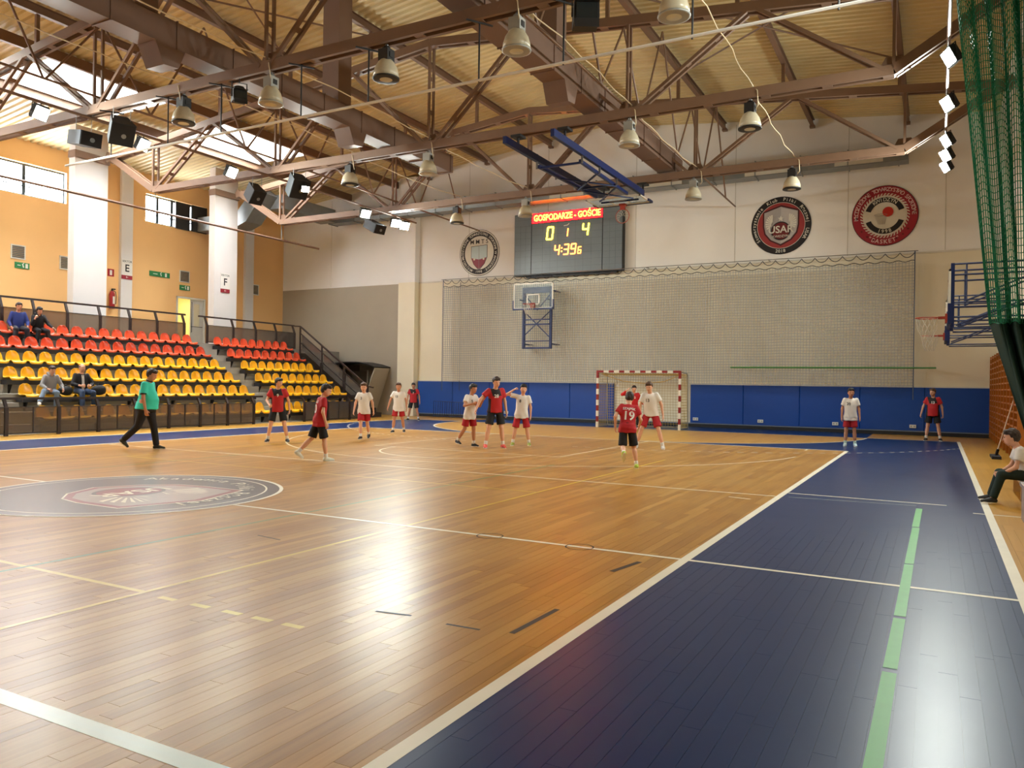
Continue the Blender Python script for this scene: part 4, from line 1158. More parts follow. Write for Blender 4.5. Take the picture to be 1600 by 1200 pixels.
# ------------------------------------------------------------------ basketball sets
M_NAVY = mat('navy_basket_frame', (18, 38, 92), 0.4)
M_GLASSB = bpy.data.materials.new('backboard_glass'); M_GLASSB.use_nodes = True
nt = M_GLASSB.node_tree; nt.nodes.remove(nt.nodes['Principled BSDF'])
tr = nt.nodes.new('ShaderNodeBsdfTransparent'); tr.inputs[0].default_value = (0.86, 0.9, 0.9, 1)
gl = nt.nodes.new('ShaderNodeBsdfGlossy'); gl.inputs['Roughness'].default_value = 0.3
mx = nt.nodes.new('ShaderNodeMixShader'); mx.inputs[0].default_value = 0.03
nt.links.new(tr.outputs[0], mx.inputs[1]); nt.links.new(gl.outputs[0], mx.inputs[2])
nt.links.new(mx.outputs[0], nt.nodes['Material Output'].inputs['Surface'])
M_RIM = mat('orange_red_hoop', (168, 58, 40), 0.4)
M_HNET = mat('white_hoop_net', (206, 198, 180), 0.7)
def backboard(o, c, ex, ez, n_, glass=True):
    """Board with lower edge at c - local: ex right, ez up, n_ out of the playing side. 1.8 x 1.05 m."""
    c, ex, ez, n_ = Vector(c), Vector(ex), Vector(ez), Vector(n_)
    Mx = Matrix((ex, n_, ez)).transposed()
    def bx(name, m, u0, u1, v0, v1, t, off=0.0):
        mb = MB(); mb.obox(c + ex * ((u0 + u1) / 2) + ez * ((v0 + v1) / 2) + n_ * off, ((u1 - u0) / 2, t / 2, (v1 - v0) / 2), Mx); return mb.build(name, m, o)
    bx('board_pane', M_GLASSB, -0.87, 0.87, 0.03, 1.02, 0.012)
    mb = MB()
    for u0, u1, v0, v1 in ((-0.9, 0.9, 0, 0.045), (-0.9, 0.9, 1.005, 1.05), (-0.9, -0.855, 0, 1.05), (0.855, 0.9, 0, 1.05)):
        mb.obox(c + ex * ((u0 + u1) / 2) + ez * ((v0 + v1) / 2), ((u1 - u0) / 2, 0.02, (v1 - v0) / 2), Mx)
    mb.build('board_border', M_GW, o)
    mb = MB()
    for u0, u1, v0, v1 in ((-0.295, 0.295, 0.15, 0.2), (-0.295, 0.295, 0.55, 0.6), (-0.295, -0.245, 0.15, 0.6), (0.245, 0.295, 0.15, 0.6)):
        mb.obox(c + ex * ((u0 + u1) / 2) + ez * ((v0 + v1) / 2) + n_ * 0.008, ((u1 - u0) / 2, 0.003, (v1 - v0) / 2), Mx)
    mb.build('target_square', M_GW, o)
    mb = MB()
    for u0, u1, v0, v1 in ((-0.93, 0.93, -0.04, 0.02), (-0.94, -0.89, -0.04, 0.36), (0.89, 0.94, -0.04, 0.36)):
        mb.obox(c + ex * ((u0 + u1) / 2) + ez * ((v0 + v1) / 2), ((u1 - u0) / 2, 0.035, (v1 - v0) / 2), Mx)
    mb.build('edge_padding', M_NAVY, o)
    # hoop and net
    hc = c + ez * 0.15 + n_ * 0.4
    ring = [hc + (ex * math.cos(2 * PI * i / 24) + n_ * math.sin(2 * PI * i / 24)) * 0.225 for i in range(24)]
    hp = MB(); hp.tube(ring, 0.012, 6, closed=True); hp.bar(hc - n_ * 0.4, hc - n_ * 0.2, 0.16, 0.05, up=ez); hp.obox(c + ez * 0.13 + n_ * 0.04, (0.1, 0.03, 0.1), Mx)
    hp = hp.build('hoop', M_RIM, o)
    nm = MB()
    for k in range(12):
        for sgn in (-1, 1):
            pts = []
            for q in range(5):
                t = q / 4; a = 2 * PI * (k + sgn * q * 0.5) / 12; rr = 0.22 - 0.11 * t + 0.02 * math.sin(PI * t)
                pts.append(hc + (ex * math.cos(a) + n_ * math.sin(a)) * rr - Vector((0, 0, 1)) * 0.42 * t if abs(ez.z) > 0.5 else hc + (ex * math.cos(a) + n_ * math.sin(a)) * rr - ez * 0.0 + Vector((0, 0, -0.10)) * t + n_ * 0.0)
            nm.tube(pts, 0.005, 4, caps=False)
    nn = nm.build('hoop_net', M_HNET, hp); nn['kind'] = 'stuff'
# folding set on the gable wall
bs = tag(empty('wall_basket', (-5.1, 22.0, 3.0)), 'basket with glass board on a navy frame in front of the ball net', 'basketball basket')
backboard(bs, (0, -0.35, 1.62), (1, 0, 0), (0, 0, 1), (0, -1, 0))
m = MB()
for s in (-1, 1): m.box((s * 0.62 - 0.05, 0, 0.0), (s * 0.62 + 0.05, 0.1, 2.55))
m.box((-0.62, 0, 0.0), (0.62, 0.08, 0.07)); m.box((-0.62, 0, 1.18), (0.62, 0.06, 1.23)); m.box((-0.62, 0, 0.98), (0.62, 0.06, 1.04)); m.box((-0.62, 0, 0.3), (0.62, 0.05, 0.34)); m.box((-0.62, 0, 2.3), (0.62, 0.08, 2.55))
m.build('frame', M_NAVY, bs)
for (xa, za, xb, zb) in ((-0.6, 0.55, 0.6, 1.55), (0.6, 0.45, -0.6, 1.55), (-0.6, 2.25, 0.0, 1.6), (0.6, 2.25, 0.0, 1.6)):
    MB().bar((xa, 0.04, za), (xb, 0.04, zb), 0.035, 0.035, up=(0, 1, 0)).build('cross_brace', M_NAVY, bs)
m = MB()
for s in (-1, 1):
    for z in (0.2, 2.4): m.bar((s * 0.62, 0.05, z), (s * 0.62, 0.9, z), 0.05, 0.05)
    m.bar((s * 0.62, -0.33, 2.0), (s * 0.62, 0.02, 2.0), 0.05, 0.05)
m.build('wall_arm', M_NAVY, bs)
# two sets reaching out from the right wall
for y, z0, lab in ((12.05, 2.9, 'basket on navy lattice arms reaching from the netting side wall'), (18.2, 2.9, 'basket on navy arms next to the gable wall cream corner')):
    b2 = tag(empty('side_basket', (9.62, y, z0)), lab, 'basketball basket', 'side wall baskets')
    backboard(b2, (0, 0, 0), (0, 1, 0), (0, 0, 1), (-1, 0, 0))
    m = MB()
    for s in (-1, 1): m.box((0.02, s * 0.5 - 0.03, -0.1), (0.09, s * 0.5 + 0.03, 1.22))
    m.box((0.02, -0.5, 0.3), (0.08, 0.5, 0.38)); m.box((0.02, -0.5, 1.1), (0.08, 0.5, 1.18)); m.build('board_frame', M_NAVY, b2)
    for s in (-1, 1):
        yy = s * 0.5
        for z in (-0.12, 0.12, 0.42, 0.98, 1.2):
            MB().tube([(0.08, yy, z), (1.47, yy, z)], 0.02, 6).build('arm', M_NAVY, b2)
        MB().tube([(0.12, yy, -0.05), (1.45, yy, 0.5)], 0.02, 6).build('arm_brace', M_NAVY, b2)
        MB().tube([(0.3, yy, 0.45), (1.45, yy, 0.95)], 0.02, 6).build('arm_brace', M_NAVY, b2)
        MB().tube([(0.3, yy, 0.4), (0.3, yy, 1.2)], 0.018, 6).build('arm_brace', M_NAVY, b2)
    MB().box((1.43, -0.65, -0.2), (1.478, 0.65, 1.35)).build('wall_plate', M_NAVY, b2)
# set folded up under the roof
hb = tag(empty('folding_ceiling_basket', (0.55, 13.6, 7.6)), 'basket folded up flat under the trusses on two navy rails', 'basketball basket')
for s in (-1, 1):
    m = MB(); m.box((s * 0.66 - 0.05, -3.4, -0.09), (s * 0.66 + 0.05, 3.2, 0.09)); m.build('rail', M_NAVY, hb)
    for yy in (-2.68, 3.2):
        m = MB(); m.bar((s * 0.66, yy, 0.05), (s * 0.66, yy, 0.32), 0.05, 0.05); m.box((s * 0.66 - 0.14, yy - 0.16, 0.24), (s * 0.66 + 0.14, yy + 0.16, 0.298)); m.build('hanger', M_BLACK, hb)
    for yy in (-1.6, -0.4, 0.9):
        MB().bar((s * 0.66, yy, -0.28), (s * 0.66, yy, 0.12), 0.05, 0.03).build('clevis', M_STEEL, hb)
    MB().bar((s * 0.6, -1.6, -0.22), (s * 0.5, 2.2, -0.22), 0.07, 0.09).build('folding_arm', M_NAVY, hb)
for a, b in (((-0.6, -0.4), (0.6, 1.0)), ((0.6, -0.4), (-0.6, 1.0)), ((-0.55, 1.2), (0.55, 2.6)), ((0.55, 1.2), (-0.55, 2.6))):
    MB().bar((a[0], a[1], -0.25), (b[0], b[1], -0.28), 0.04, 0.04).build('cross_brace', M_NAVY, hb)
for yy in (-1.55, 0.95, 2.9): MB().bar((-0.62, yy, -0.25), (0.62, yy, -0.25), 0.05, 0.05).build('cross_bar', M_NAVY, hb)
backboard(hb, (-0.05, 3.45, -0.24), (1, 0, 0), (0, -1, 0), (0, 0, -1))

# ------------------------------------------------------------------ scoreboard
sb = tag(empty('scoreboard', (-4.1, YB, 6.13)), 'big grey electronic scoreboard with glowing red and yellow figures', 'scoreboard')
M_SBF = mat('scoreboard_face', (104, 114, 118), 0.35, noise=(8, 0.06))
M_SBK = mat('scoreboard_case', (26, 28, 30), 0.5)
M_LEDY = mat('yellow_led', (255, 226, 60), 0.5, emit=13.0, emit_rgb=(255, 214, 40))
M_LEDR = mat('red_led_glow', (200, 10, 14), 0.5, emit=9.0, emit_rgb=(255, 10, 14))
M_LEDO = mat('orange_led', (255, 150, 60), 0.5, emit=10.0, emit_rgb=(255, 120, 40))
M_LEDY.cycles.emission_sampling = 'NONE'; M_LEDO.cycles.emission_sampling = 'NONE'
MB().box((-2.44, -0.26, 0.0), (2.46, 0.0, 2.62)).build('case', M_SBK, sb)
MB().box((-2.42, -0.275, 0.03), (-1.64, -0.26, 2.59)).build('side_panel', M_SBF, sb)
MB().box((1.62, -0.275, 0.03), (2.44, -0.26, 2.59)).build('side_panel', M_SBF, sb)
MB().box((-1.60, -0.275, 0.03), (1.58, -0.26, 2.16)).build('main_panel', M_SBF, sb)
MB().box((-1.60, -0.278, 2.2), (1.58, -0.26, 2.6)).build('title_panel', M_LEDR, sb)
# cell grid lines of the display
m = MB()
for k in range(9): m.box((-2.42, -0.277, 0.28 + k * 0.26), (-1.64, -0.2745, 0.288 + k * 0.26)); m.box((1.62, -0.277, 0.28 + k * 0.26), (2.44, -0.2745, 0.288 + k * 0.26))
for k in range(7): m.box((-1.60, -0.277, 0.28 + k * 0.28), (1.58, -0.2745, 0.288 + k * 0.28))
for x in (-2.15, -1.9, 1.9, 2.15, -1.1, -0.75, -0.4, 0.4, 0.75, 1.1): m.box((x, -0.277, 0.03), (x + 0.008, -0.2745, 2.15))
o = m.build('display_grid', mat('display_grid_line', (78, 86, 90), 0.5), sb); o['kind'] = 'stuff'
EX, EZ = (1, 0, 0), (0, 0, 1)
m = MB(); text_on(m, 'GOSPODARZE - GOŚCIE', (-0.01, -0.285, 2.39), EX, EZ, 0.36, 0.003, sx=0.76); m.build('title_lettering', M_LEDY, sb)
# seven segment figures
SEG = {'0': 'abcdef', '1': 'bc', '4': 'bcfg', '3': 'abcdg', '9': 'abcdfg', '6': 'acdefg'}
def digit(mb, ch, c, h, slant=0.12):
    w = h * 0.5; t = h * 0.11
    P = {'a': ((-.5, 1), (.5, 1)), 'b': ((.5, 1), (.5, 0)), 'c': ((.5, 0), (.5, -1)), 'd': ((-.5, -1), (.5, -1)), 'e': ((-.5, 0), (-.5, -1)), 'f': ((-.5, 1), (-.5, 0)), 'g': ((-.5, 0), (.5, 0))}
    for s_ in SEG[ch]:
        (xa, za), (xb, zb) = P[s_]
        a = Vector((c[0] + xa * w + za * h / 2 * slant, c[1], c[2] + za * h / 2)); b = Vector((c[0] + xb * w + zb * h / 2 * slant, c[1], c[2] + zb * h / 2))
        mb.bar(a, b, t, 0.01, up=(0, 1, 0))
m = MB(); digit(m, '0', (-0.75, -0.286, 1.72), 0.5); m.build('home_score', M_LEDY, sb)
m = MB(); digit(m, '4', (0.85, -0.286, 1.76), 0.48); m.build('guest_score', M_LEDY, sb)
m = MB(); digit(m, '1', (-0.02, -0.286, 1.7), 0.32); m.build('period_figure', M_LEDO, sb)
m = MB()
for ch, x, h in (('4', -0.42, 0.4), ('3', 0.0, 0.4), ('9', 0.32, 0.4), ('6', 0.6, 0.26)): digit(m, ch, (x, -0.286, 1.0 if h > 0.3 else 0.93), h)
for z in (0.93, 1.07): m.box((-0.225, -0.289, z - 0.025), (-0.175, -0.283, z + 0.025))
m.build('clock_figures', M_LEDO, sb)
m = MB(); m.bar((-0.12, -0.285, 1.98), (0.06, -0.285, 2.0), 0.03, 0.01, up=(0, 1, 0)); m.bar((0.05, -0.285, 2.0), (0.12, -0.285, 2.06), 0.03, 0.01, up=(0, 1, 0)); m.build('possession_mark', M_GW, sb)
MB().box((-1.9, -0.2, -0.08), (2.2, 0.0, -0.002)).build('mounting_rail', M_SBK, sb)

# ------------------------------------------------------------------ round club emblems on the upper wall
M_EW = mat('emblem_white', (226, 222, 208), 0.6)
M_EK = mat('emblem_black', (30, 26, 28), 0.6)
M_ER = mat('emblem_red', (158, 30, 48), 0.6)
M_ER2 = mat('emblem_brick_red', (156, 52, 52), 0.6)
M_EG = mat('emblem_grey', (170, 164, 160), 0.6)
M_EBALL = mat('emblem_ball_red', (206, 46, 32), 0.6)
YE = YB + 0.012
def eobj(cx, cz, label):
    return tag(empty('club_emblem', (cx, YE, cz)), label, 'emblem', 'round club emblems')
def edisc(o, r, y, m, name, n=56, c=(0, 0), ry=None):
    return MB().prism([(c[0] + r * math.cos(2 * PI * i / n), -y, c[1] + (ry or r) * math.sin(2 * PI * i / n)) for i in range(n)], (0, 0, 0), (0, y - (y - 0.012), 0)).build(name, m, o)
def epoly(o, pts, y, m, name): return MB().prism([(u, -y, v) for u, v in pts], (0, 0, 0), (0, 0.01, 0)).build(name, m, o)
def etext(o, y, m): pass
# 1: white field, black ring, shield
e1 = eobj(-8.45, 7.32, 'round white emblem with black lettered ring and pale shield beside the scoreboard')
edisc(e1, 1.02, 0.014, M_EK, 'outer_line'); edisc(e1, 1.0, 0.017, M_EW, 'white_field'); edisc(e1, 0.95, 0.02, M_EK, 'lettered_ring'); edisc(e1, 0.74, 0.023, M_EW, 'white_field')
m = MB(); ring_text(m, 'MIEJSKO-MŁODZIEŻOWE TOWARZYSTWO SPORTOWE W KWIDZYNIE', (0, -0.036, 0), EX, EZ, 0.845, 0.15, 90, 6.0, 0.012); ring_text(m, '· 1998 ·', (0, -0.036, 0), EX, EZ, 0.845, 0.15, 270, -6.0, 0.012, True); m.build('ring_lettering', M_EW, e1)['kind'] = 'stuff'
m = MB(); text_on(m, 'M M T S', (0, -0.036, 0.48), EX, EZ, 0.27, 0.01); m.build('lettering', M_EK, e1)
sh = [(-0.42, 0.3), (0.42, 0.34), (0.42, -0.2), (0.28, -0.5), (0, -0.78), (-0.28, -0.5), (-0.42, -0.2)]
epoly(e1, sh, 0.028, M_EK, 'shield'); epoly(e1, [(x * 0.95, z * 0.95 - 0.005) for x, z in sh], 0.033, mat('emblem_pale_blue', (196, 214, 216), 0.6), 'shield')
epoly(e1, [(-0.38, -0.22), (0, -0.3), (0.38, -0.22), (0.26, -0.5), (0, -0.73), (-0.26, -0.5)], 0.038, mat('emblem_dusky_red', (150, 70, 84), 0.6), 'shield_foot')
MB().box((-0.006, -0.044, -0.7), (0.006, -0.036, 0.3)).build('shield_rib', M_EG, e1)
for s in (-1, 1): edisc(e1, 0.05, 0.042, M_EW, 'shield_dot', 12, (s * 0.24, -0.28))
# 2: black ring, brick red field, winged shield
e2 = eobj(4.35, 7.45, 'round black ringed emblem with brick red field, winged shield and letters USAR')
edisc(e2, 1.05, 0.014, M_EK, 'lettered_ring'); edisc(e2, 0.84, 0.017, M_EW, 'white_line'); edisc(e2, 0.825, 0.02, M_ER2, 'red_field')
m = MB(); ring_text(m, 'Stowarzyszenie  Klub  Piłki  Ręcznej  USAR', (0, -0.034, 0), EX, EZ, 0.94, 0.17, 92, 6.0, 0.012); ring_text(m, '2018', (0, -0.034, 0), EX, EZ, 0.94, 0.16, 270, -5.5, 0.012, True); m.build('ring_lettering', M_EW, e2)['kind'] = 'stuff'
epoly(e2, shield_pts(0.74), 0.025, mat('emblem_maroon', (70, 16, 22), 0.6), 'shield'); epoly(e2, shield_pts(0.68), 0.03, M_EG, 'shield')
epoly(e2, [(0, 0.66), (0.56, 0.48), (0.56, 0), (0.5, -0.28), (0.32, -0.5), (0, -0.66)], 0.0315, mat('emblem_light_grey', (190, 184, 180), 0.6), 'shield_half')
m = MB()
for s in (-1, 1):
    for k in range(8):
        a = math.radians(-35 + k * 17)
        p0 = (s * 0.28 + s * 0.05 * math.cos(a), 0.05 + 0.08 * math.sin(a)); L = 0.2
        p1 = (s * (0.29 + (0.05 + L) * math.cos(a)), 0.08 + (0.12 + L) * math.sin(a))
        nx, nz = -(p1[1] - p0[1]), (p1[0] - p0[0]); q = math.hypot(nx, nz); nx, nz = nx / q * 0.03, nz / q * 0.03
        m.add([(p0[0] - nx * .4, -0.044, p0[1] - nz * .4), (p0[0] + nx * .4, -0.044, p0[1] + nz * .4), (p1[0] + nx, -0.044, p1[1] + nz), (p1[0] - nx, -0.044, p1[1] - nz)], [(0, 1, 2, 3)])
m.build('wing_feathers', M_EW, e2)['kind'] = 'stuff'
edisc(e2, 0.34, 0.045, M_EK, 'ball', 32, (0, -0.2)); edisc(e2, 0.30, 0.048, mat('emblem_deep_red', (110, 30, 34), 0.6), 'ball', 32, (0, -0.2))
MB().add([(0.11 * (1 if i % 2 == 0 else 0.42) * math.sin(2 * PI * i / 10), -0.062, 0.24 + 0.11 * (1 if i % 2 == 0 else 0.42) * math.cos(2 * PI * i / 10)) for i in range(10)], [tuple(range(10))]).build('star', M_EW, e2)
m = MB(); text_on(m, 'USAR', (0, -0.063, -0.16), EX, EZ, 0.36, 0.018); text_on(m, 'KWIDZYN', (0, -0.063, -0.4), EX, EZ, 0.12, 0.004); m.build('lettering', M_EW, e2)
# 3: red ring, white field, basket and ball
e3 = eobj(7.77, 7.5, 'round red ringed emblem with a basketball dropping into a hoop')
edisc(e3, 1.04, 0.014, M_EK, 'outer_line'); edisc(e3, 1.02, 0.017, M_ER, 'lettered_ring'); edisc(e3, 0.77, 0.02, M_EW, 'rope_ring')
m = MB()
for k in range(44):
    a = 2 * PI * k / 44; b = a + 0.11; c2 = a + 0.07
    m.add([(0.78 * math.cos(a), -0.0335, 0.78 * math.sin(a)), (0.78 * math.cos(c2), -0.0335, 0.78 * math.sin(c2)), (0.69 * math.cos(c2 + 0.08), -0.0335, 0.69 * math.sin(c2 + 0.08)), (0.69 * math.cos(a + 0.08), -0.0335, 0.69 * math.sin(a + 0.08))], [(0, 1, 2, 3)])
o = m.build('rope_twist', M_ER, e3); o['kind'] = 'stuff'
edisc(e3, 0.68, 0.026, M_EW, 'white_field')
for a0, a1 in ((18, 162), (200, 340)):
    n = 24
    outer = [(0.63 * math.cos(math.radians(a0 + (a1 - a0) * i / n)), 0.63 * math.sin(math.radians(a0 + (a1 - a0) * i / n))) for i in range(n + 1)]
    inner_ = [(0.46 * math.cos(math.radians(a0 + (a1 - a0) * i / n)), 0.46 * math.sin(math.radians(a0 + (a1 - a0) * i / n))) for i in range(n + 1)]
    mb = MB(); V_ = [(x, -0.04, z) for x, z in outer] + [(x, -0.04, z) for x, z in inner_]
    mb.add(V_, [(i, i + 1, n + 1 + i + 1, n + 1 + i) for i in range(n)]); mb.build('black_band', M_EK, e3)
m = MB(); ring_text(m, 'MŁODZIEŻOWE TOWARZYSTWO SPORTOWE', (0, -0.034, 0), EX, EZ, 0.895, 0.19, 92, 5.9, 0.01); ring_text(m, '"BASKET"', (0, -0.034, 0), EX, EZ, 0.9, 0.2, 268, -8.5, 0.012, True)
m.build('ring_lettering', mat('emblem_pink_white', (238, 206, 204), 0.6), e3)['kind'] = 'stuff'
m = MB(); ring_text(m, 'KWIDZYN', (0, -0.043, 0), EX, EZ, 0.545, 0.17, 90, 12.0, 0.012); ring_text(m, '1998', (0, -0.043, 0), EX, EZ, 0.55, 0.17, 270, -12.0, 0.012, True); m.build('band_lettering', M_EW, e3)['kind'] = 'stuff'
edisc(e3, 0.17, 0.045, M_EBALL, 'ball', 28, (0.1, 0.12))
m = MB()
for k in range(9):
    t = -1 + k / 4
    m.bar((-0.12 + t * 0.18, -0.042, 0.02), (-0.1 + t * 0.1, -0.042, -0.3), 0.008, 0.006, up=(0, 1, 0))
m.tube([(-0.12 + 0.2 * math.cos(2 * PI * i / 20), -0.042, 0.03 + 0.035 * math.sin(2 * PI * i / 20)) for i in range(20)], 0.008, 4, closed=True)
m.build('hoop_drawing', M_EG, e3)
for a in (215, 232, 247, 295, 310, 325): edisc(e3, 0.035, 0.036, mat('emblem_dark_red', (110, 14, 26), 0.6), 'dot', 10, (0.88 * math.cos(math.radians(a)), 0.88 * math.sin(math.radians(a))))

# ------------------------------------------------------------------ folded barrier at the gable wall
fb = tag(empty('folding_barrier', (-9.35, 22.3, 0)), 'dark folded tube barrier leaning before the blue pads', 'barrier')
m = MB(); m.tube([(-1.0, 0, 0.02), (-1.0, 0, 0.72), (1.15, 0.05, 0.68), (1.15, 0.05, 0.02)], 0.018, 6); m.build('frame', M_NAVY, fb)
for k in range(17): MB().tube([(-0.9 + k * 0.12, 0.0, 0.06), (-0.9 + k * 0.12, 0.02, 0.69)], 0.009, 5).build('upright', M_BLACK, fb)
MB().tube([(-1.0, 0, 0.06), (1.15, 0.05, 0.06)], 0.014, 5).build('bottom_bar', M_NAVY, fb)

# ------------------------------------------------------------------ wall bars on the netting side wall
M_BARW = mat('amber_varnished_wood', (176, 104, 30), 0.4, noise=(12, 0.15))
for k in range(10):
    y1 = YB - 0.15 - k * 1.0; y0 = y1 - 0.96
    o = tag(empty('wall_bars', (XR - 0.13, (y0 + y1) / 2, 0.02)), 'varnished wooden gymnastic wall bars, %s section from the gable wall' % ORD[k], 'wall bars', 'wall bars')
    for s in (-1, 1): MB().box((-0.06, s * 0.46 - 0.02, 0), (0.12, s * 0.46 + 0.02, 2.6)).build('upright', M_BARW, o)
    for q in range(15):
        MB().bar((-0.03, -0.46, 0.22 + q * 0.165), (-0.03, 0.46, 0.22 + q * 0.165), 0.04, 0.035).build('rung', M_BARW, o)
    MB().box((0.095, -0.46, 0.0), (0.12, 0.46, 2.6)).build('back_board', mat('dark_amber_backing', (126, 66, 18), 0.6), o)

# ------------------------------------------------------------------ gathered divider: green net above, dark green curtain below
M_GNET = mat('green_divider_net', (16, 124, 88), 0.6)
M_CURT = mat('dark_green_curtain', (10, 46, 34), 0.75, noise=(3.0, 0.15))
CY = 8.0
dv = tag(empty('divider_curtain', (10.5, CY, 0)), 'gathered hall divider of green netting above a dark green curtain', 'curtain')
def edge_x(z): return 9.64 + (8.0 - min(z, 8.0)) / 5.4 * 0.51 if z >= 2.6 else 10.15 + (2.6 - z) * 0.3
def fold(u, z, amp=0.3):
    """u in 0..1 along the gathered cloth"""
    x = edge_x(z) + (11.0 - edge_x(z)) * u
    y = amp * math.sin(u * 2 * PI * 6.5 + 0.3 * z) + 0.12 * math.sin(u * 67 + z)
    x += 0.05 * math.cos(u * 2 * PI * 6.5 + 0.2 * z)
    return Vector((x - 10.5, y, z))
m = MB(); r = 0.008; NU = 104
for k in range(NU + 1):
    u = k / NU
    m.tube([fold(u, 2.6 + 8.2 * q / 26) for q in range(27)], r, 3, caps=False)
q = 0
z = 2.6
while z < 10.8:
    m.tube([fold(k / 110, z + 0.02 * math.sin(k * 0.9)) for k in range(111)], r, 3, caps=False); z += 0.11
o = m.build('green_netting', M_GNET, dv, recalc=False); o['kind'] = 'stuff'
vs_, fs_ = [], []
nu, nz = 120, 16
for i in range(nz + 1):
    z = 0.05 + 2.62 * i / nz
    for k in range(nu + 1):
        p = fold(k / nu, z, 0.2); vs_.append(p)
for i in range(nz):
    for k in range(nu):
        a = i * (nu + 1) + k; fs_.append((a, a + 1, a + nu + 2, a + nu + 1))
n0 = len(vs_)
vs2 = vs_ + [v + Vector((0, 0.012, 0)) for v in vs_]
fs2 = fs_ + [tuple(i + n0 for i in reversed(f)) for f in fs_]
MB().add(vs2, fs2).build('curtain_cloth', M_CURT, dv, True, recalc=False)
MB().tube([(-1.1, 0, 10.6), (0.55, 0, 10.6)], 0.04, 6).build('track', M_BROWN, dv)
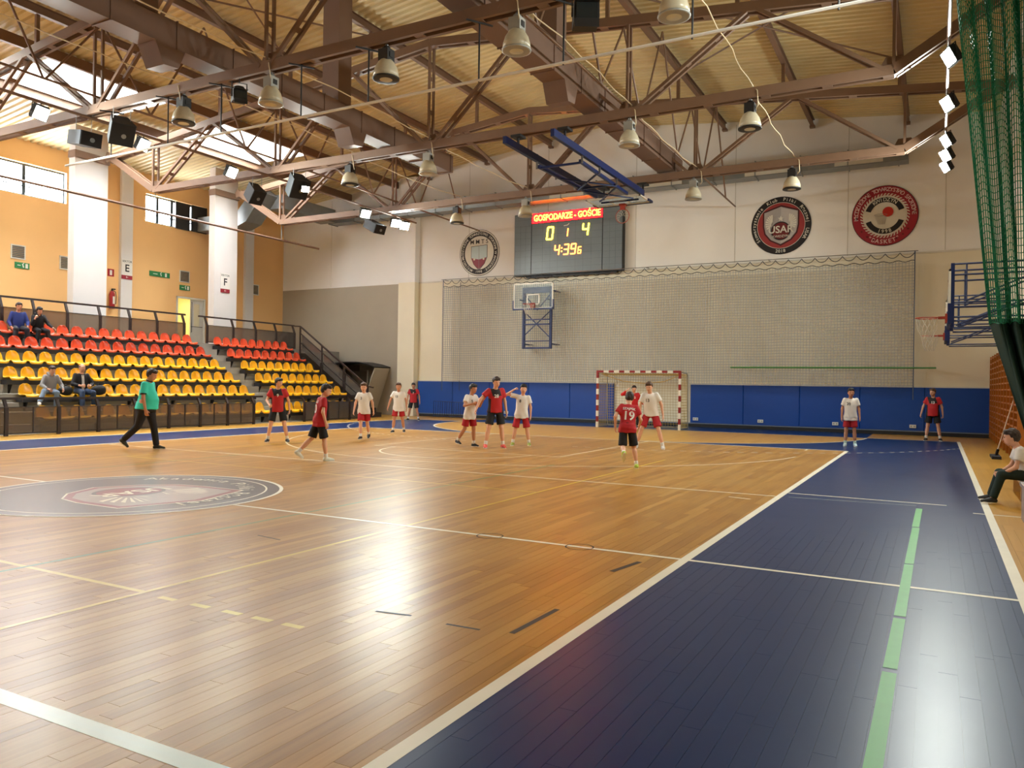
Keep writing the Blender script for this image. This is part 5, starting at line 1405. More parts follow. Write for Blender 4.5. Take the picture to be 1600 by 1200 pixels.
# ------------------------------------------------------------------ people: smooth implicit bodies meshed as one surface
class Field:
    def __init__(s, lo, hi, h):
        s.lo = np.array(lo) - 3 * h; s.h = h
        s.n = np.ceil((np.array(hi) + 3 * h - s.lo) / h).astype(int) + 1
        s.f = np.full(s.n, 0.5, np.float32)
        s.ax = [s.lo[i] + h * np.arange(s.n[i]) for i in range(3)]
    def sub(s, lo, hi):
        a = np.clip(np.floor((np.array(lo) - s.lo) / s.h).astype(int), 0, s.n - 1)
        b = np.clip(np.ceil((np.array(hi) - s.lo) / s.h).astype(int) + 1, 1, s.n)
        sl = tuple(slice(a[i], b[i]) for i in range(3))
        P = np.meshgrid(*[s.ax[i][sl[i]] for i in range(3)], indexing='ij')
        return sl, np.stack(P, -1)
    def join(s, sl, d, k):
        g = s.f[sl]
        if k <= 0: s.f[sl] = np.minimum(g, d); return
        hh = np.clip(0.5 + 0.5 * (d - g) / k, 0, 1)
        s.f[sl] = (d + (g - d) * hh - k * hh * (1 - hh)) * 1.0 if False else (g * (1 - (1 - hh)) + d * (1 - hh)) - k * hh * (1 - hh)
    def cone(s, a, b, ra, rb, k=0.02, cut=None):
        a, b = np.array(a, float), np.array(b, float); R = max(ra, rb) + 0.07
        sl, P = s.sub(np.minimum(a, b) - R, np.maximum(a, b) + R)
        ab = b - a; L2 = max(ab @ ab, 1e-9)
        t = np.clip(((P - a) @ ab) / L2, 0, 1)
        d = np.linalg.norm(P - a - t[..., None] * ab, axis=-1) - (ra + (rb - ra) * t)
        if cut is not None:      # flat ends
            u = ab / math.sqrt(L2)
            if 'b' in cut: d = np.maximum(d, (P - b) @ u)
            if 'a' in cut: d = np.maximum(d, (a - P) @ u)
        s.join(sl, d, k)
    def ell(s, c, r, M=None, k=0.02, cutf=None):
        c, r = np.array(c, float), np.array(r, float); R = r.max() + 0.06
        sl, P = s.sub(c - R, c + R)
        q = P - c
        if M is not None: q = q @ M
        k0 = np.linalg.norm(q / r, axis=-1); k1 = np.linalg.norm(q / (r * r), axis=-1) + 1e-6
        d = k0 * (k0 - 1) / k1
        if cutf is not None: d = cutf(d, q)
        s.join(sl, d, k)
    def loft(s, o, M, prof, k=0.02, zlo=None, zhi=None, post=None):
        """prof rows: z, rx, ry, x offset, in the frame M (columns: forward, left, up) at o"""
        prof = np.array(prof, float); o = np.array(o, float)
        R = max(prof[:, 1].max(), prof[:, 2].max()) + 0.08
        ends = [o + M @ np.array([0, 0, z]) for z in (prof[0, 0] - 0.05, prof[-1, 0] + 0.05)]
        sl, P = s.sub(np.minimum(*ends) - R, np.maximum(*ends) + R)
        q = (P - o) @ M
        z = q[..., 2]
        rx = np.interp(z, prof[:, 0], prof[:, 1]); ry = np.interp(z, prof[:, 0], prof[:, 2]); xo = np.interp(z, prof[:, 0], prof[:, 3])
        m = np.sqrt(((q[..., 0] - xo) / rx) ** 2 + (q[..., 1] / ry) ** 2)
        d = (m - 1) * np.minimum(rx, ry)
        d = np.maximum(d, prof[0, 0] - z); d = np.maximum(d, z - prof[-1, 0])
        if post is not None: d = post(d, q)
        s.join(sl, d, k)
    def mesh(s):
        f = s.f; ins = f < 0
        nx, ny, nz = s.n
        cs = (nx - 1, ny - 1, nz - 1)
        cnt = np.zeros(cs, np.float32); acc = np.zeros(cs + (3,), np.float32)
        offs = [(0, 0, 0), (1, 0, 0), (0, 1, 0), (1, 1, 0), (0, 0, 1), (1, 0, 1), (0, 1, 1), (1, 1, 1)]
        def cor(o): return tuple(slice(o[i], o[i] + cs[i]) for i in range(3))
        for a in range(8):
            for ax in range(3):
                if offs[a][ax]: continue
                b = list(offs[a]); b[ax] = 1
                fa, fb = f[cor(offs[a])], f[cor(b)]
                mk = (fa < 0) != (fb < 0)
                if not mk.any(): continue
                idx = np.nonzero(mk)
                t = fa[idx] / (fa[idx] - fb[idx])
                cnt[idx] += 1
                base = np.array(offs[a], np.float32)
                p = np.tile(base, (len(t), 1)); p[:, ax] += t
                acc[idx] += p
        act = np.nonzero(cnt > 0)
        vid = np.full(cs, -1, np.int64); vid[act] = np.arange(len(act[0]))
        V = s.lo + s.h * (np.stack(act, 1) + acc[act] / cnt[act][:, None])
        Fs = []
        for ax in range(3):
            o1, o2 = (ax + 1) % 3, (ax + 2) % 3
            sa = [slice(None)] * 3; sb = [slice(None)] * 3
            sa[ax] = slice(0, -1); sb[ax] = slice(1, None)
            for o_ in (o1, o2):
                sa[o_] = slice(1, -1); sb[o_] = slice(1, -1)
            A, B = ins[tuple(sa)], ins[tuple(sb)]
            e = np.nonzero(A != B)
            if len(e[0]) == 0: continue
            g = [None] * 3
            g[ax] = e[ax]; g[o1] = e[o1] + 1; g[o2] = e[o2] + 1
            def vv(d1, d2):
                q = [None] * 3; q[ax] = g[ax]; q[o1] = g[o1] - d1; q[o2] = g[o2] - d2
                return vid[q[0], q[1], q[2]]
            quad = np.stack([vv(1, 1), vv(0, 1), vv(0, 0), vv(1, 0)], 1)
            flip = B[e]
            quad[flip] = quad[flip][:, ::-1]
            Fs.append(quad)
        return V, np.concatenate(Fs)
def field_obj(name, F, m, parent, smooth_it=2):
    V, Q = F.mesh()
    # light Laplacian smoothing along quad edges
    n = len(V)
    E = np.concatenate([Q[:, [0, 1]], Q[:, [1, 2]], Q[:, [2, 3]], Q[:, [3, 0]]])
    for _ in range(smooth_it):
        a = np.zeros_like(V); c = np.zeros(n)
        np.add.at(a, E[:, 0], V[E[:, 1]]); np.add.at(a, E[:, 1], V[E[:, 0]]); np.add.at(c, E[:, 0], 1); np.add.at(c, E[:, 1], 1)
        V = 0.55 * V + 0.45 * a / np.maximum(c, 1)[:, None]
    me = bpy.data.meshes.new(name)
    me.vertices.add(n); me.vertices.foreach_set('co', V.astype(np.float32).ravel())
    me.loops.add(len(Q) * 4); me.loops.foreach_set('vertex_index', Q.astype(np.int32).ravel())
    me.polygons.add(len(Q)); me.polygons.foreach_set('loop_start', np.arange(0, len(Q) * 4, 4, dtype=np.int32))
    me.polygons.foreach_set('use_smooth', np.ones(len(Q), bool))
    me.materials.append(m); me.update(calc_edges=True); me.validate()
    return link(name, me, parent)

def rot(ax, deg):
    a = math.radians(deg); c, s = math.cos(a), math.sin(a)
    return {'x': np.array([[1, 0, 0], [0, c, -s], [0, s, c]]), 'y': np.array([[c, 0, s], [0, 1, 0], [-s, 0, c]]), 'z': np.array([[c, -s, 0], [s, c, 0], [0, 0, 1]])}[ax]
def unit(v): v = np.array(v, float); return v / np.linalg.norm(v)

def jersey_mat(name, base, dark, zc):
    """red shirt with a black upper chest panel printed into the cloth"""
    m = bpy.data.materials.new(name); m.use_nodes = True
    nt = m.node_tree; N = nt.nodes; b = N['Principled BSDF']; b.inputs['Roughness'].default_value = 0.7
    tc = N.new('ShaderNodeTexCoord'); sp = N.new('ShaderNodeSeparateXYZ'); nt.links.new(tc.outputs['Object'], sp.inputs[0])
    X, Y, Z = (S(nt, sp.outputs[i]) for i in range(3))
    ns = N.new('ShaderNodeTexNoise'); ns.inputs['Scale'].default_value = 5; nt.links.new(tc.outputs['Object'], ns.inputs['Vector'])
    w = S(nt, ns.outputs['Fac']) * 0.08
    front = X > 0.0
    chest = front * ((Z + w) > zc) * ((Y + Z * 0.3 - zc * 0.3).abs() < 0.11)
    side = ((Y + 0.0).abs() > 0.135) * ((Z + w) < zc - 0.05) * (front._op('MULTIPLY_ADD', 1.0, 0.0))
    msk = chest.max(side)
    mx = N.new('ShaderNodeMix'); mx.data_type = 'RGBA'
    nt.links.new(msk.k, mx.inputs['Factor'])
    ia = [q for q in mx.inputs if q.type == 'RGBA']
    ia[0].default_value = (*lin(base), 1); ia[1].default_value = (*lin(dark), 1)
    nt.links.new([q for q in mx.outputs if q.type == 'RGBA'][0], b.inputs['Base Color'])
    return m

SKIN = {'fair': (222, 168, 138), 'tan': (196, 138, 106), 'pale': (230, 182, 154)}
HAIRC = {'black': (26, 22, 22), 'dark': (52, 36, 28), 'brown': (84, 58, 40), 'grey': (110, 92, 80)}
M_EYE = mat('dark_eye', (30, 24, 22), 0.3)
M_LIP = mat('lip_tone', (168, 92, 82), 0.5)

def person(loc, heading, H, label, shirt, bottoms, shoes, socks=(226, 222, 214), hair='dark', skin='fair',
           lean=(0, 0), twist=0, headrot=(0, 0), legs=((8, 4, 8, 8), (-8, 4, 8, 8)), arms=(((0.1, 0.25, -1), (0.35, 0.1, -1)),) * 2,
           fat=1.0, sleeve=0.62, trousers=False, short_len=0.84, seat=None, num=None, numb=None, name_b=None, num_col=(236, 234, 228),
           grip=(0.45, 0.45), shirt_mat=None, shirt_len=0.12, collar=None, long_hair=False, head_scale=1.0, hood=False, panel=None, bald=False, res=0.011, soles=None, open_front=None):
    """legs: (thigh forward deg, spread deg, knee bend deg, toe out deg[, toe down deg]) for left, right.
       arms: (upper arm direction, forearm direction) for left, right; y is outward."""
    s = H / 1.75
    root = tag(empty('person', loc, math.radians(heading)), label, 'person')
    hs = s * head_scale
    Mp = np.eye(3)                                     # pelvis frame
    Mt = rot('y', lean[0]) @ rot('x', lean[1]) @ rot('z', twist)   # torso frame (forward lean positive)
    thigh, shin, ank = 0.435 * s, 0.42 * s, 0.075 * s
    hipw = 0.088 * s
    J = {}
    hip = np.array([0, 0, 0.0])
    for i, sd in enumerate((1, -1)):
        L = legs[i]
        toe = L[4] if len(L) > 4 else 0
        h = hip + np.array([0, sd * hipw, 0])
        d1 = rot('y', -L[0]) @ rot('x', sd * L[1]) @ np.array([0, 0, -1.0])
        d2 = rot('y', -L[0] + L[2]) @ rot('x', sd * L[1]) @ np.array([0, 0, -1.0])
        k = h + d1 * thigh; a = k + d2 * shin
        fd = rot('z', sd * L[3]) @ rot('y', toe) @ np.array([1.0, 0, 0])
        up = rot('z', sd * L[3]) @ rot('y', toe) @ np.array([0, 0, 1.0])
        J[i] = dict(h=h, k=k, a=a, fd=fd, up=up)
    low = min(min((J[i]['a'] - J[i]['up'] * ank)[2], (J[i]['a'] - J[i]['up'] * ank + J[i]['fd'] * 0.17 * s)[2]) for i in (0, 1))
    off = np.array([0, 0, -low]) if seat is None else np.array([0, 0, seat])
    hip = hip + off
    for i in (0, 1):
        for q in ('h', 'k', 'a'): J[i][q] = J[i][q] + off
    chest = hip + Mt @ np.array([0, 0, 0.50 * s])      # base of the neck
    shw = 0.172 * s
    for i, sd in enumerate((1, -1)):
        up_, fo_ = arms[i]
        sh = hip + Mt @ np.array([-0.005 * s, sd * shw, 0.455 * s])
        u1 = Mt @ unit((up_[0], sd * up_[1], up_[2])); u2 = Mt @ unit((fo_[0], sd * fo_[1], fo_[2]))
        el = sh + u1 * 0.29 * s; wr = el + u2 * 0.245 * s
        J[i].update(s=sh, e=el, w=wr, u1=u1, u2=u2)
    Mh = Mt @ rot('z', headrot[0]) @ rot('y', headrot[1])
    neck_top = chest + Mt @ np.array([0.015 * s, 0, 0.07 * s])
    hc = neck_top + Mh @ np.array([0.022, 0, 0.10]) * hs     # centre of the cranium
    allp = [hip, hc, chest] + [J[i][q] for i in (0, 1) for q in ('h', 'k', 'a', 's', 'e', 'w')]
    lo = np.min(allp, 0) - 0.24 * s; hi = np.max(allp, 0) + 0.24 * s
    m_skin = mat('skin_' + skin, SKIN[skin], 0.55, noise=(14, 0.05))
    # ---- body
    F = Field(lo, hi, res)
    fr = fat
    F.loft(hip, Mt, [(-0.08 * s, 0.09 * s * fr, 0.13 * s * fr, 0), (0.1 * s, 0.09 * s * fr, 0.125 * s * fr, 0), (0.3 * s, 0.10 * s * fr, 0.145 * s, 0), (0.41 * s, 0.07 * s, 0.115 * s, 0), (0.5 * s, 0.05 * s, 0.055 * s, 0)], 0.02)
    for i, sd in enumerate((1, -1)):
        j = J[i]
        F.cone(j['h'], j['k'], 0.078 * s * (0.6 + 0.4 * fr), 0.052 * s, 0.03); F.cone(j['k'], j['a'], 0.052 * s, 0.034 * s, 0.02)
        calf = j['k'] + (j['a'] - j['k']) * 0.3 - np.cross(np.cross(unit(j['a'] - j['k']), [0, 1, 0]), unit(j['a'] - j['k'])) * 0.0
        F.cone(calf + np.array([-0.012, 0, 0]) * s, j['k'] + (j['a'] - j['k']) * 0.6, 0.05 * s, 0.04 * s, 0.03)
        F.cone(j['s'], j['e'], 0.038 * s, 0.036 * s, 0.015); F.cone(j['e'], j['w'], 0.038 * s, 0.026 * s, 0.02)
        # hand: palm, four unequal bent fingers, thumb from the side of the palm
        d = j['u2']; lat = np.cross(d, Mt @ np.array([0, 1.0, 0])); 
        if np.linalg.norm(lat) < 0.2: lat = np.cross(d, Mt @ np.array([1.0, 0, 0]))
        lat = unit(lat)                                     # across the palm (thumb side)
        if lat @ (Mt @ np.array([1.0, 0, 0.2])) < 0: lat = -lat
        nrm = unit(np.cross(d, lat))
        if nrm @ (Mt @ np.array([0, -sd, 0])) < 0: nrm = -nrm     # palm faces inwards
        g = grip[i]; hsz = s * 1.0
        pc = j['w'] + d * 0.045 * hsz
        for t in (-0.024, -0.008, 0.008, 0.024): F.cone(j['w'] + lat * t * 0.6 * hsz, j['w'] + d * 0.085 * hsz + lat * t * hsz, 0.015 * hsz, 0.014 * hsz, 0.012)
        for t, ln in ((-0.032, 0.058), (-0.011, 0.07), (0.011, 0.075), (0.032, 0.066)):
            b0 = j['w'] + d * 0.088 * hsz + lat * t * hsz
            a1 = g * 1.1; a2 = g * 2.6
            b1 = b0 + (d * math.cos(a1) + nrm * math.sin(a1)) * ln * 0.55 * hsz
            b2 = b1 + (d * math.cos(a2) + nrm * math.sin(a2)) * ln * 0.5 * hsz
            F.cone(b0, b1, 0.0105 * hsz, 0.0098 * hsz, 0.004); F.cone(b1, b2, 0.0098 * hsz, 0.0085 * hsz, 0.004)
        t0 = j['w'] + d * 0.03 * hsz + lat * 0.026 * hsz
        t1 = t0 + (d * 0.75 + lat * 0.6 + nrm * 0.25 * (1 + g)) * 0.042 * hsz; t2 = t1 + (d * 0.9 + lat * 0.15 + nrm * 0.4 * (1 + g)) * 0.032 * hsz
        F.cone(t0, t1, 0.0135 * hsz, 0.0115 * hsz, 0.008); F.cone(t1, t2, 0.0115 * hsz, 0.0095 * hsz, 0.004)
        F.cone(j['a'], j['a'] + j['fd'] * 0.1 * s - j['up'] * 0.045 * s, 0.03 * s, 0.025 * s, 0.02)
    F.cone(chest - Mt @ np.array([0, 0, 0.04 * s]), neck_top + Mh @ np.array([0, 0, 0.03]) * hs, 0.056 * s, 0.05 * s, 0.02)
    def hp(x, y, z): return hc + Mh @ np.array([x, y, z]) * hs
    F.ell(hc, np.array([0.098, 0.077, 0.105]) * hs, Mh, 0.02)
    F.ell(hp(0.03, 0, -0.06), np.array([0.062, 0.056, 0.068]) * hs, Mh, 0.03)
    F.cone(hp(0.088, 0, 0.0), hp(0.108, 0, -0.035), 0.010 * hs, 0.014 * hs, 0.012)
    F.ell(hp(0.078, 0, -0.072), np.array([0.02, 0.024, 0.014]) * hs, Mh, 0.012)
    for sd in (1, -1):
        F.ell(hp(-0.005, sd * 0.078, -0.02), np.array([0.018, 0.011, 0.03]) * hs, Mh, 0.008)
        F.ell(hp(0.086, sd * 0.03, 0.024), np.array([0.014, 0.024, 0.008]) * hs, Mh, 0.01)
    body = field_obj('body', F, m_skin, root, 2)
    for sd in (1, -1):
        e = MB(); e.lathe([(0.0, -0.0075 * hs), (0.006 * hs, -0.005 * hs), (0.0085 * hs, 0), (0.006 * hs, 0.005 * hs), (0.0, 0.0075 * hs)], Vector(hp(0.0915, sd * 0.031, 0.004)), 8); e.build('eye', M_EYE, body, True)
    e = MB(); e.obox(Vector(hp(0.0955, 0, -0.073)), (0.004 * hs, 0.02 * hs, 0.005 * hs), Matrix(Mh.tolist())); e.build('mouth', M_LIP, body)
    # ---- hair
    Fh = Field(hc - 0.2 * hs, hc + 0.2 * hs, res * 0.9)
    def hcut(d, q):
        q = q / hs + np.array([-0.012, 0, 0.012])
        face = np.minimum(q[..., 0] - 0.02, 0.055 - q[..., 2] - 0.12 * np.abs(q[..., 1]))
        d = np.maximum(d, face * hs)
        lowc = (-0.05 - 0.04 * (q[..., 0] < -0.02)) if not long_hair else -0.2
        d = d - 0.006 * hs * (np.sin(q[..., 0] * 95 + q[..., 1] * 40) * np.sin(q[..., 1] * 80 - q[..., 2] * 50)) - 0.006 * hs * (q[..., 2] > 0.03)
        d = np.maximum(d, (lowc - q[..., 2] - 0.25 * np.maximum(q[..., 0] - 0.0, 0)) * hs)
        if bald: d = np.maximum(d, (q[..., 2] - 0.05) * hs)
        return d
    grow = 0.92 if bald else 1.0
    Fh.ell(hp(-0.012, 0, 0.012), np.array([0.108, 0.088, 0.113]) * hs * grow, Mh, 0.0, hcut)
    if not bald: Fh.cone(hp(0.06, 0.04, 0.085), hp(0.065, -0.045, 0.085), 0.028 * hs, 0.026 * hs, 0.015)
    if long_hair: Fh.cone(hp(-0.06, 0, 0.0), hp(-0.085, 0, -0.15), 0.06 * hs, 0.035 * hs, 0.03)
    field_obj('hair', Fh, mat('hair_' + hair, HAIRC[hair], 0.6, noise=(40, 0.25), bump=(60, 0.5)), root, 1)
    # ---- shirt
    Fs = Field(lo, hi, res * 1.1)
    hem = -shirt_len * s
    nk = chest + Mt @ np.array([0.02 * s, 0, 0.035 * s])
    rxf, ryf = fr, (0.75 + 0.25 * fr)
    P_ = [(max(hem, -0.06 * s), 0.136 * s * rxf, 0.184 * s * ryf, 0.0), (0.0, 0.132 * s * rxf, 0.178 * s * ryf, 0.008 * s * fr), (0.15 * s, 0.124 * s * rxf, 0.172 * s * ryf, 0.012 * s * (fr * 3 - 2)), (0.30 * s, 0.124 * s * (0.6 + 0.4 * rxf), 0.176 * s * ryf, 0.004), (0.39 * s, 0.112 * s, 0.176 * s, 0), (0.44 * s, 0.094 * s, 0.158 * s, 0), (0.475 * s, 0.074 * s, 0.118 * s, 0), (0.505 * s, 0.06 * s, 0.075 * s, 0)]
    def wr_(d, q):     # soft folds of loose cloth
        return d + 0.0045 * np.sin(q[..., 1] * 34 / s + q[..., 2] * 18 / s) * np.clip((0.32 * s - q[..., 2]) / (0.4 * s), 0, 1)
    if seat is not None:
        P_[0] = (-0.07 * s, 0.13 * s * rxf, 0.18 * s, 0.0)
    Fs.loft(hip, Mt, P_, 0.02, post=wr_)
    if seat is None and hem < -0.03 * s:
        Fs.loft(hip, np.eye(3), [(hem, 0.142 * s * rxf, 0.2 * s * ryf, 0.0), (-0.05 * s, 0.138 * s * rxf, 0.19 * s * ryf, 0.0), (0.06 * s, 0.12 * s * rxf, 0.165 * s * ryf, 0.0)], 0.03, post=wr_)
    for i, sd in enumerate((1, -1)):
        j = J[i]
        fl = min(sleeve, 1.0)
        Fs.cone(j['s'] - np.array(Mt @ [0, sd * 0.012 * s, 0.004 * s]), j['s'] + (j['e'] - j['s']) * fl, 0.062 * s, (0.07 if sleeve <= 1 else 0.056) * s, 0.045, 'b' if sleeve <= 1 else None)
        if sleeve > 1: Fs.cone(j['e'], j['e'] + (j['w'] - j['e']) * min(sleeve - 1, 0.95), 0.054 * s, 0.04 * s, 0.02, 'b')
    sl, P = Fs.sub(nk - 0.15 * s, nk + 0.15 * s)
    q = (P - nk) @ Mt
    hole = np.sqrt(q[..., 0] ** 2 + q[..., 1] ** 2 + (q[..., 2] * 0.8) ** 2) - 0.062 * s
    Fs.f[sl] = np.maximum(Fs.f[sl], -hole)
    sm = shirt_mat or mat('shirt_%d_%d_%d' % shirt, shirt, 0.8, noise=(7, 0.05), bump=(90, 0.15))
    sh_o = field_obj('jersey' if sleeve <= 1 else 'top', Fs, sm, root, 2)
    if hood:
        Fk = Field(nk - 0.25 * s, nk + 0.25 * s, res)
        Fk.cone(nk + Mt @ np.array([-0.06, 0.07, 0.0]) * s, nk + Mt @ np.array([-0.06, -0.07, 0.0]) * s, 0.05 * s, 0.05 * s, 0.01)
        for sd in (1, -1): Fk.cone(nk + Mt @ np.array([-0.06, sd * 0.07, 0.0]) * s, nk + Mt @ np.array([0.05, sd * 0.055, -0.03]) * s, 0.045 * s, 0.025 * s, 0.02)
        field_obj('hood', Fk, sm, root, 2)
    if collar:
        pts = [Vector(nk + Mt @ (np.array([0.062 * math.cos(a), 0.066 * math.sin(a), -0.008 - 0.02 * math.cos(a)]) * s)) for a in np.linspace(0, 2 * PI, 21)[:-1]]
        MB().tube(pts, 0.011 * s, 6, closed=True).build('collar', mat('collar_%d_%d_%d' % collar, collar, 0.8), root, True)
        for i in (0, 1):
            j = J[i]
            if sleeve <= 1:
                e0 = j['s'] + (j['e'] - j['s']) * (sleeve - 0.06); e1 = j['s'] + (j['e'] - j['s']) * (sleeve + 0.01)
                MB().tube([Vector(e0), Vector(e1)], 0.0695 * s, 14).build('cuff', mat('collar_%d_%d_%d' % collar, collar, 0.8), root, True)
    # ---- shorts or trousers
    Fb = Field(lo, hi, res * 1.1)
    if seat is None:
        Fb.loft(hip, np.eye(3), [(-0.12 * s, 0.112 * s * fr, 0.158 * s * ryf, 0), (0.03 * s, 0.106 * s * fr, 0.144 * s * ryf, 0), (0.10 * s, 0.1 * s * fr, 0.136 * s * ryf, 0)], 0.02)
    else:
        Fb.ell(hip + np.array([0, 0, 0.02 * s]), np.array([0.13, 0.17, 0.11]) * s, None, 0.02)
    for i, sd in enumerate((1, -1)):
        j = J[i]
        if trousers:
            Fb.cone(j['h'] + np.array([0, 0, 0.0]), j['k'], 0.098 * s * (0.55 + 0.45 * fr), 0.072 * s, 0.03)
            Fb.cone(j['k'], j['a'] - (j['a'] - j['k']) * 0.02, 0.072 * s, 0.062 * s, 0.02, 'b')
        else:
            Fb.cone(j['h'] + np.array([0, 0, -0.02 * s]), j['h'] + (j['k'] - j['h']) * short_len, 0.086 * s * (0.55 + 0.45 * fr), 0.102 * s * (0.6 + 0.4 * fr), 0.025, 'b')
    bo = field_obj('trousers' if trousers else 'shorts', Fb, mat('bottoms_%d_%d_%d' % bottoms, bottoms, 0.8, noise=(6, 0.06), bump=(80, 0.15)), root, 2)
    # ---- socks and shoes
    for i, sd in enumerate((1, -1)):
        j = J[i]
        if socks and not trousers:
            Fk = Field(j['a'] - 0.16 * s, j['a'] + 0.16 * s, res * 0.9)
            Fk.cone(j['a'] + (j['k'] - j['a']) * 0.22, j['a'] - j['up'] * 0.02 * s, 0.046 * s, 0.042 * s, 0.01, 'a')
            field_obj('sock', Fk, mat('sock_%d_%d_%d' % socks, socks, 0.9), root, 1)
        Fz = Field(j['a'] - 0.26 * s, j['a'] + 0.26 * s, res * 0.85)
        Mf = np.stack([j['fd'], np.cross(j['up'], j['fd']), j['up']], 1)
        def sp(x, y, z): return j['a'] + Mf @ (np.array([x, y, z]) * s)
        Fz.cone(sp(-0.03, 0, -0.035), sp(0.06, 0, -0.045), 0.042 * s, 0.043 * s, 0.02)
        Fz.cone(sp(0.06, 0.0, -0.042), sp(0.155, 0, -0.055), 0.043 * s, 0.032 * s, 0.03)
        Fz.cone(sp(-0.01, 0, -0.03), sp(0.0, 0, 0.02), 0.046 * s, 0.044 * s, 0.02, 'b')
        sl, P = Fz.sub(j['a'] - 0.26 * s, j['a'] + 0.26 * s)
        q = (P - j['a']) @ Mf
        Fz.f[sl] = np.maximum(Fz.f[sl], (-0.066 * s - q[..., 2]))
        shoe = field_obj('shoe', Fz, mat('shoe_%d_%d_%d' % shoes, shoes, 0.55, noise=(25, 0.12)), root, 1)
        n = 20; pts = []
        for a in range(n):
            t = 2 * PI * a / n; cx = 0.062 + 0.125 * math.cos(t); wy = 0.045 * math.sin(t) * (1.0 if cx < 0.1 else 0.92)
            pts.append((cx, wy))
        so = MB(); so.prism([Vector(sp(x, y, -0.0755)) for x, y in pts], (0, 0, 0), Vector(j['up'] * 0.018 * s)); so.build('sole', mat('sole_%d_%d_%d' % (soles or (228, 226, 220)), soles or (228, 226, 220), 0.6), shoe)
    # ---- printed numbers, laid on the cloth
    bvh = BVHTree.FromObject(sh_o, bpy.context.evaluated_depsgraph_get()) if (num or numb or name_b or panel or open_front) else None
    def stamp(nm, txt, size, y, z, side, m, bold=0.02):
        """side +1 front, -1 back"""
        vs, fs = text_geo(txt, size * s, bold)
        mb = MB(); out = []
        for u, v in vs:
            p = hip + Mt @ np.array([side * 0.5, side * u + y * s, z * s + v])
            dirn = Mt @ np.array([-side, 0, 0])
            hit = bvh.ray_cast(Vector(p), Vector(dirn), 0.6)[0]
            out.append(hit - Vector(dirn) * 0.004 if hit else Vector(p + dirn * 0.38))
        mb.add(out, fs); mb.build(nm, m, root)
    m_num = mat('print_%d_%d_%d' % num_col, num_col, 0.6)
    if num: stamp('chest_number', num, 0.11, -0.06 if num_col[0] < 100 else 0.0, 0.33, 1, m_num)
    if numb: stamp('back_number', numb, 0.27, 0.0, 0.22, -1, m_num, 0.022)
    if name_b: stamp('back_name', name_b, 0.075, 0.0, 0.385, -1, m_num, 0.015)
    if open_front:      # pale shirt showing in the open front of a cardigan
        out = []
        for z in np.linspace(0.46, 0.02, 8):
            for sd in (-1, 1):
                p = hip + Mt @ np.array([0.5, sd * 0.035 * s + 0.0, z * s]); dirn = Mt @ np.array([-1.0, 0, 0])
                hit = bvh.ray_cast(Vector(p), Vector(dirn), 0.6)[0]
                out.append((hit - Vector(dirn) * 0.005) if hit else Vector(p + dirn * 0.4))
        MB().add(out, [(2 * i, 2 * i + 1, 2 * i + 3, 2 * i + 2) for i in range(7)]).build('shirt_front', mat('pale_shirt_front', open_front, 0.8), root)
    return root

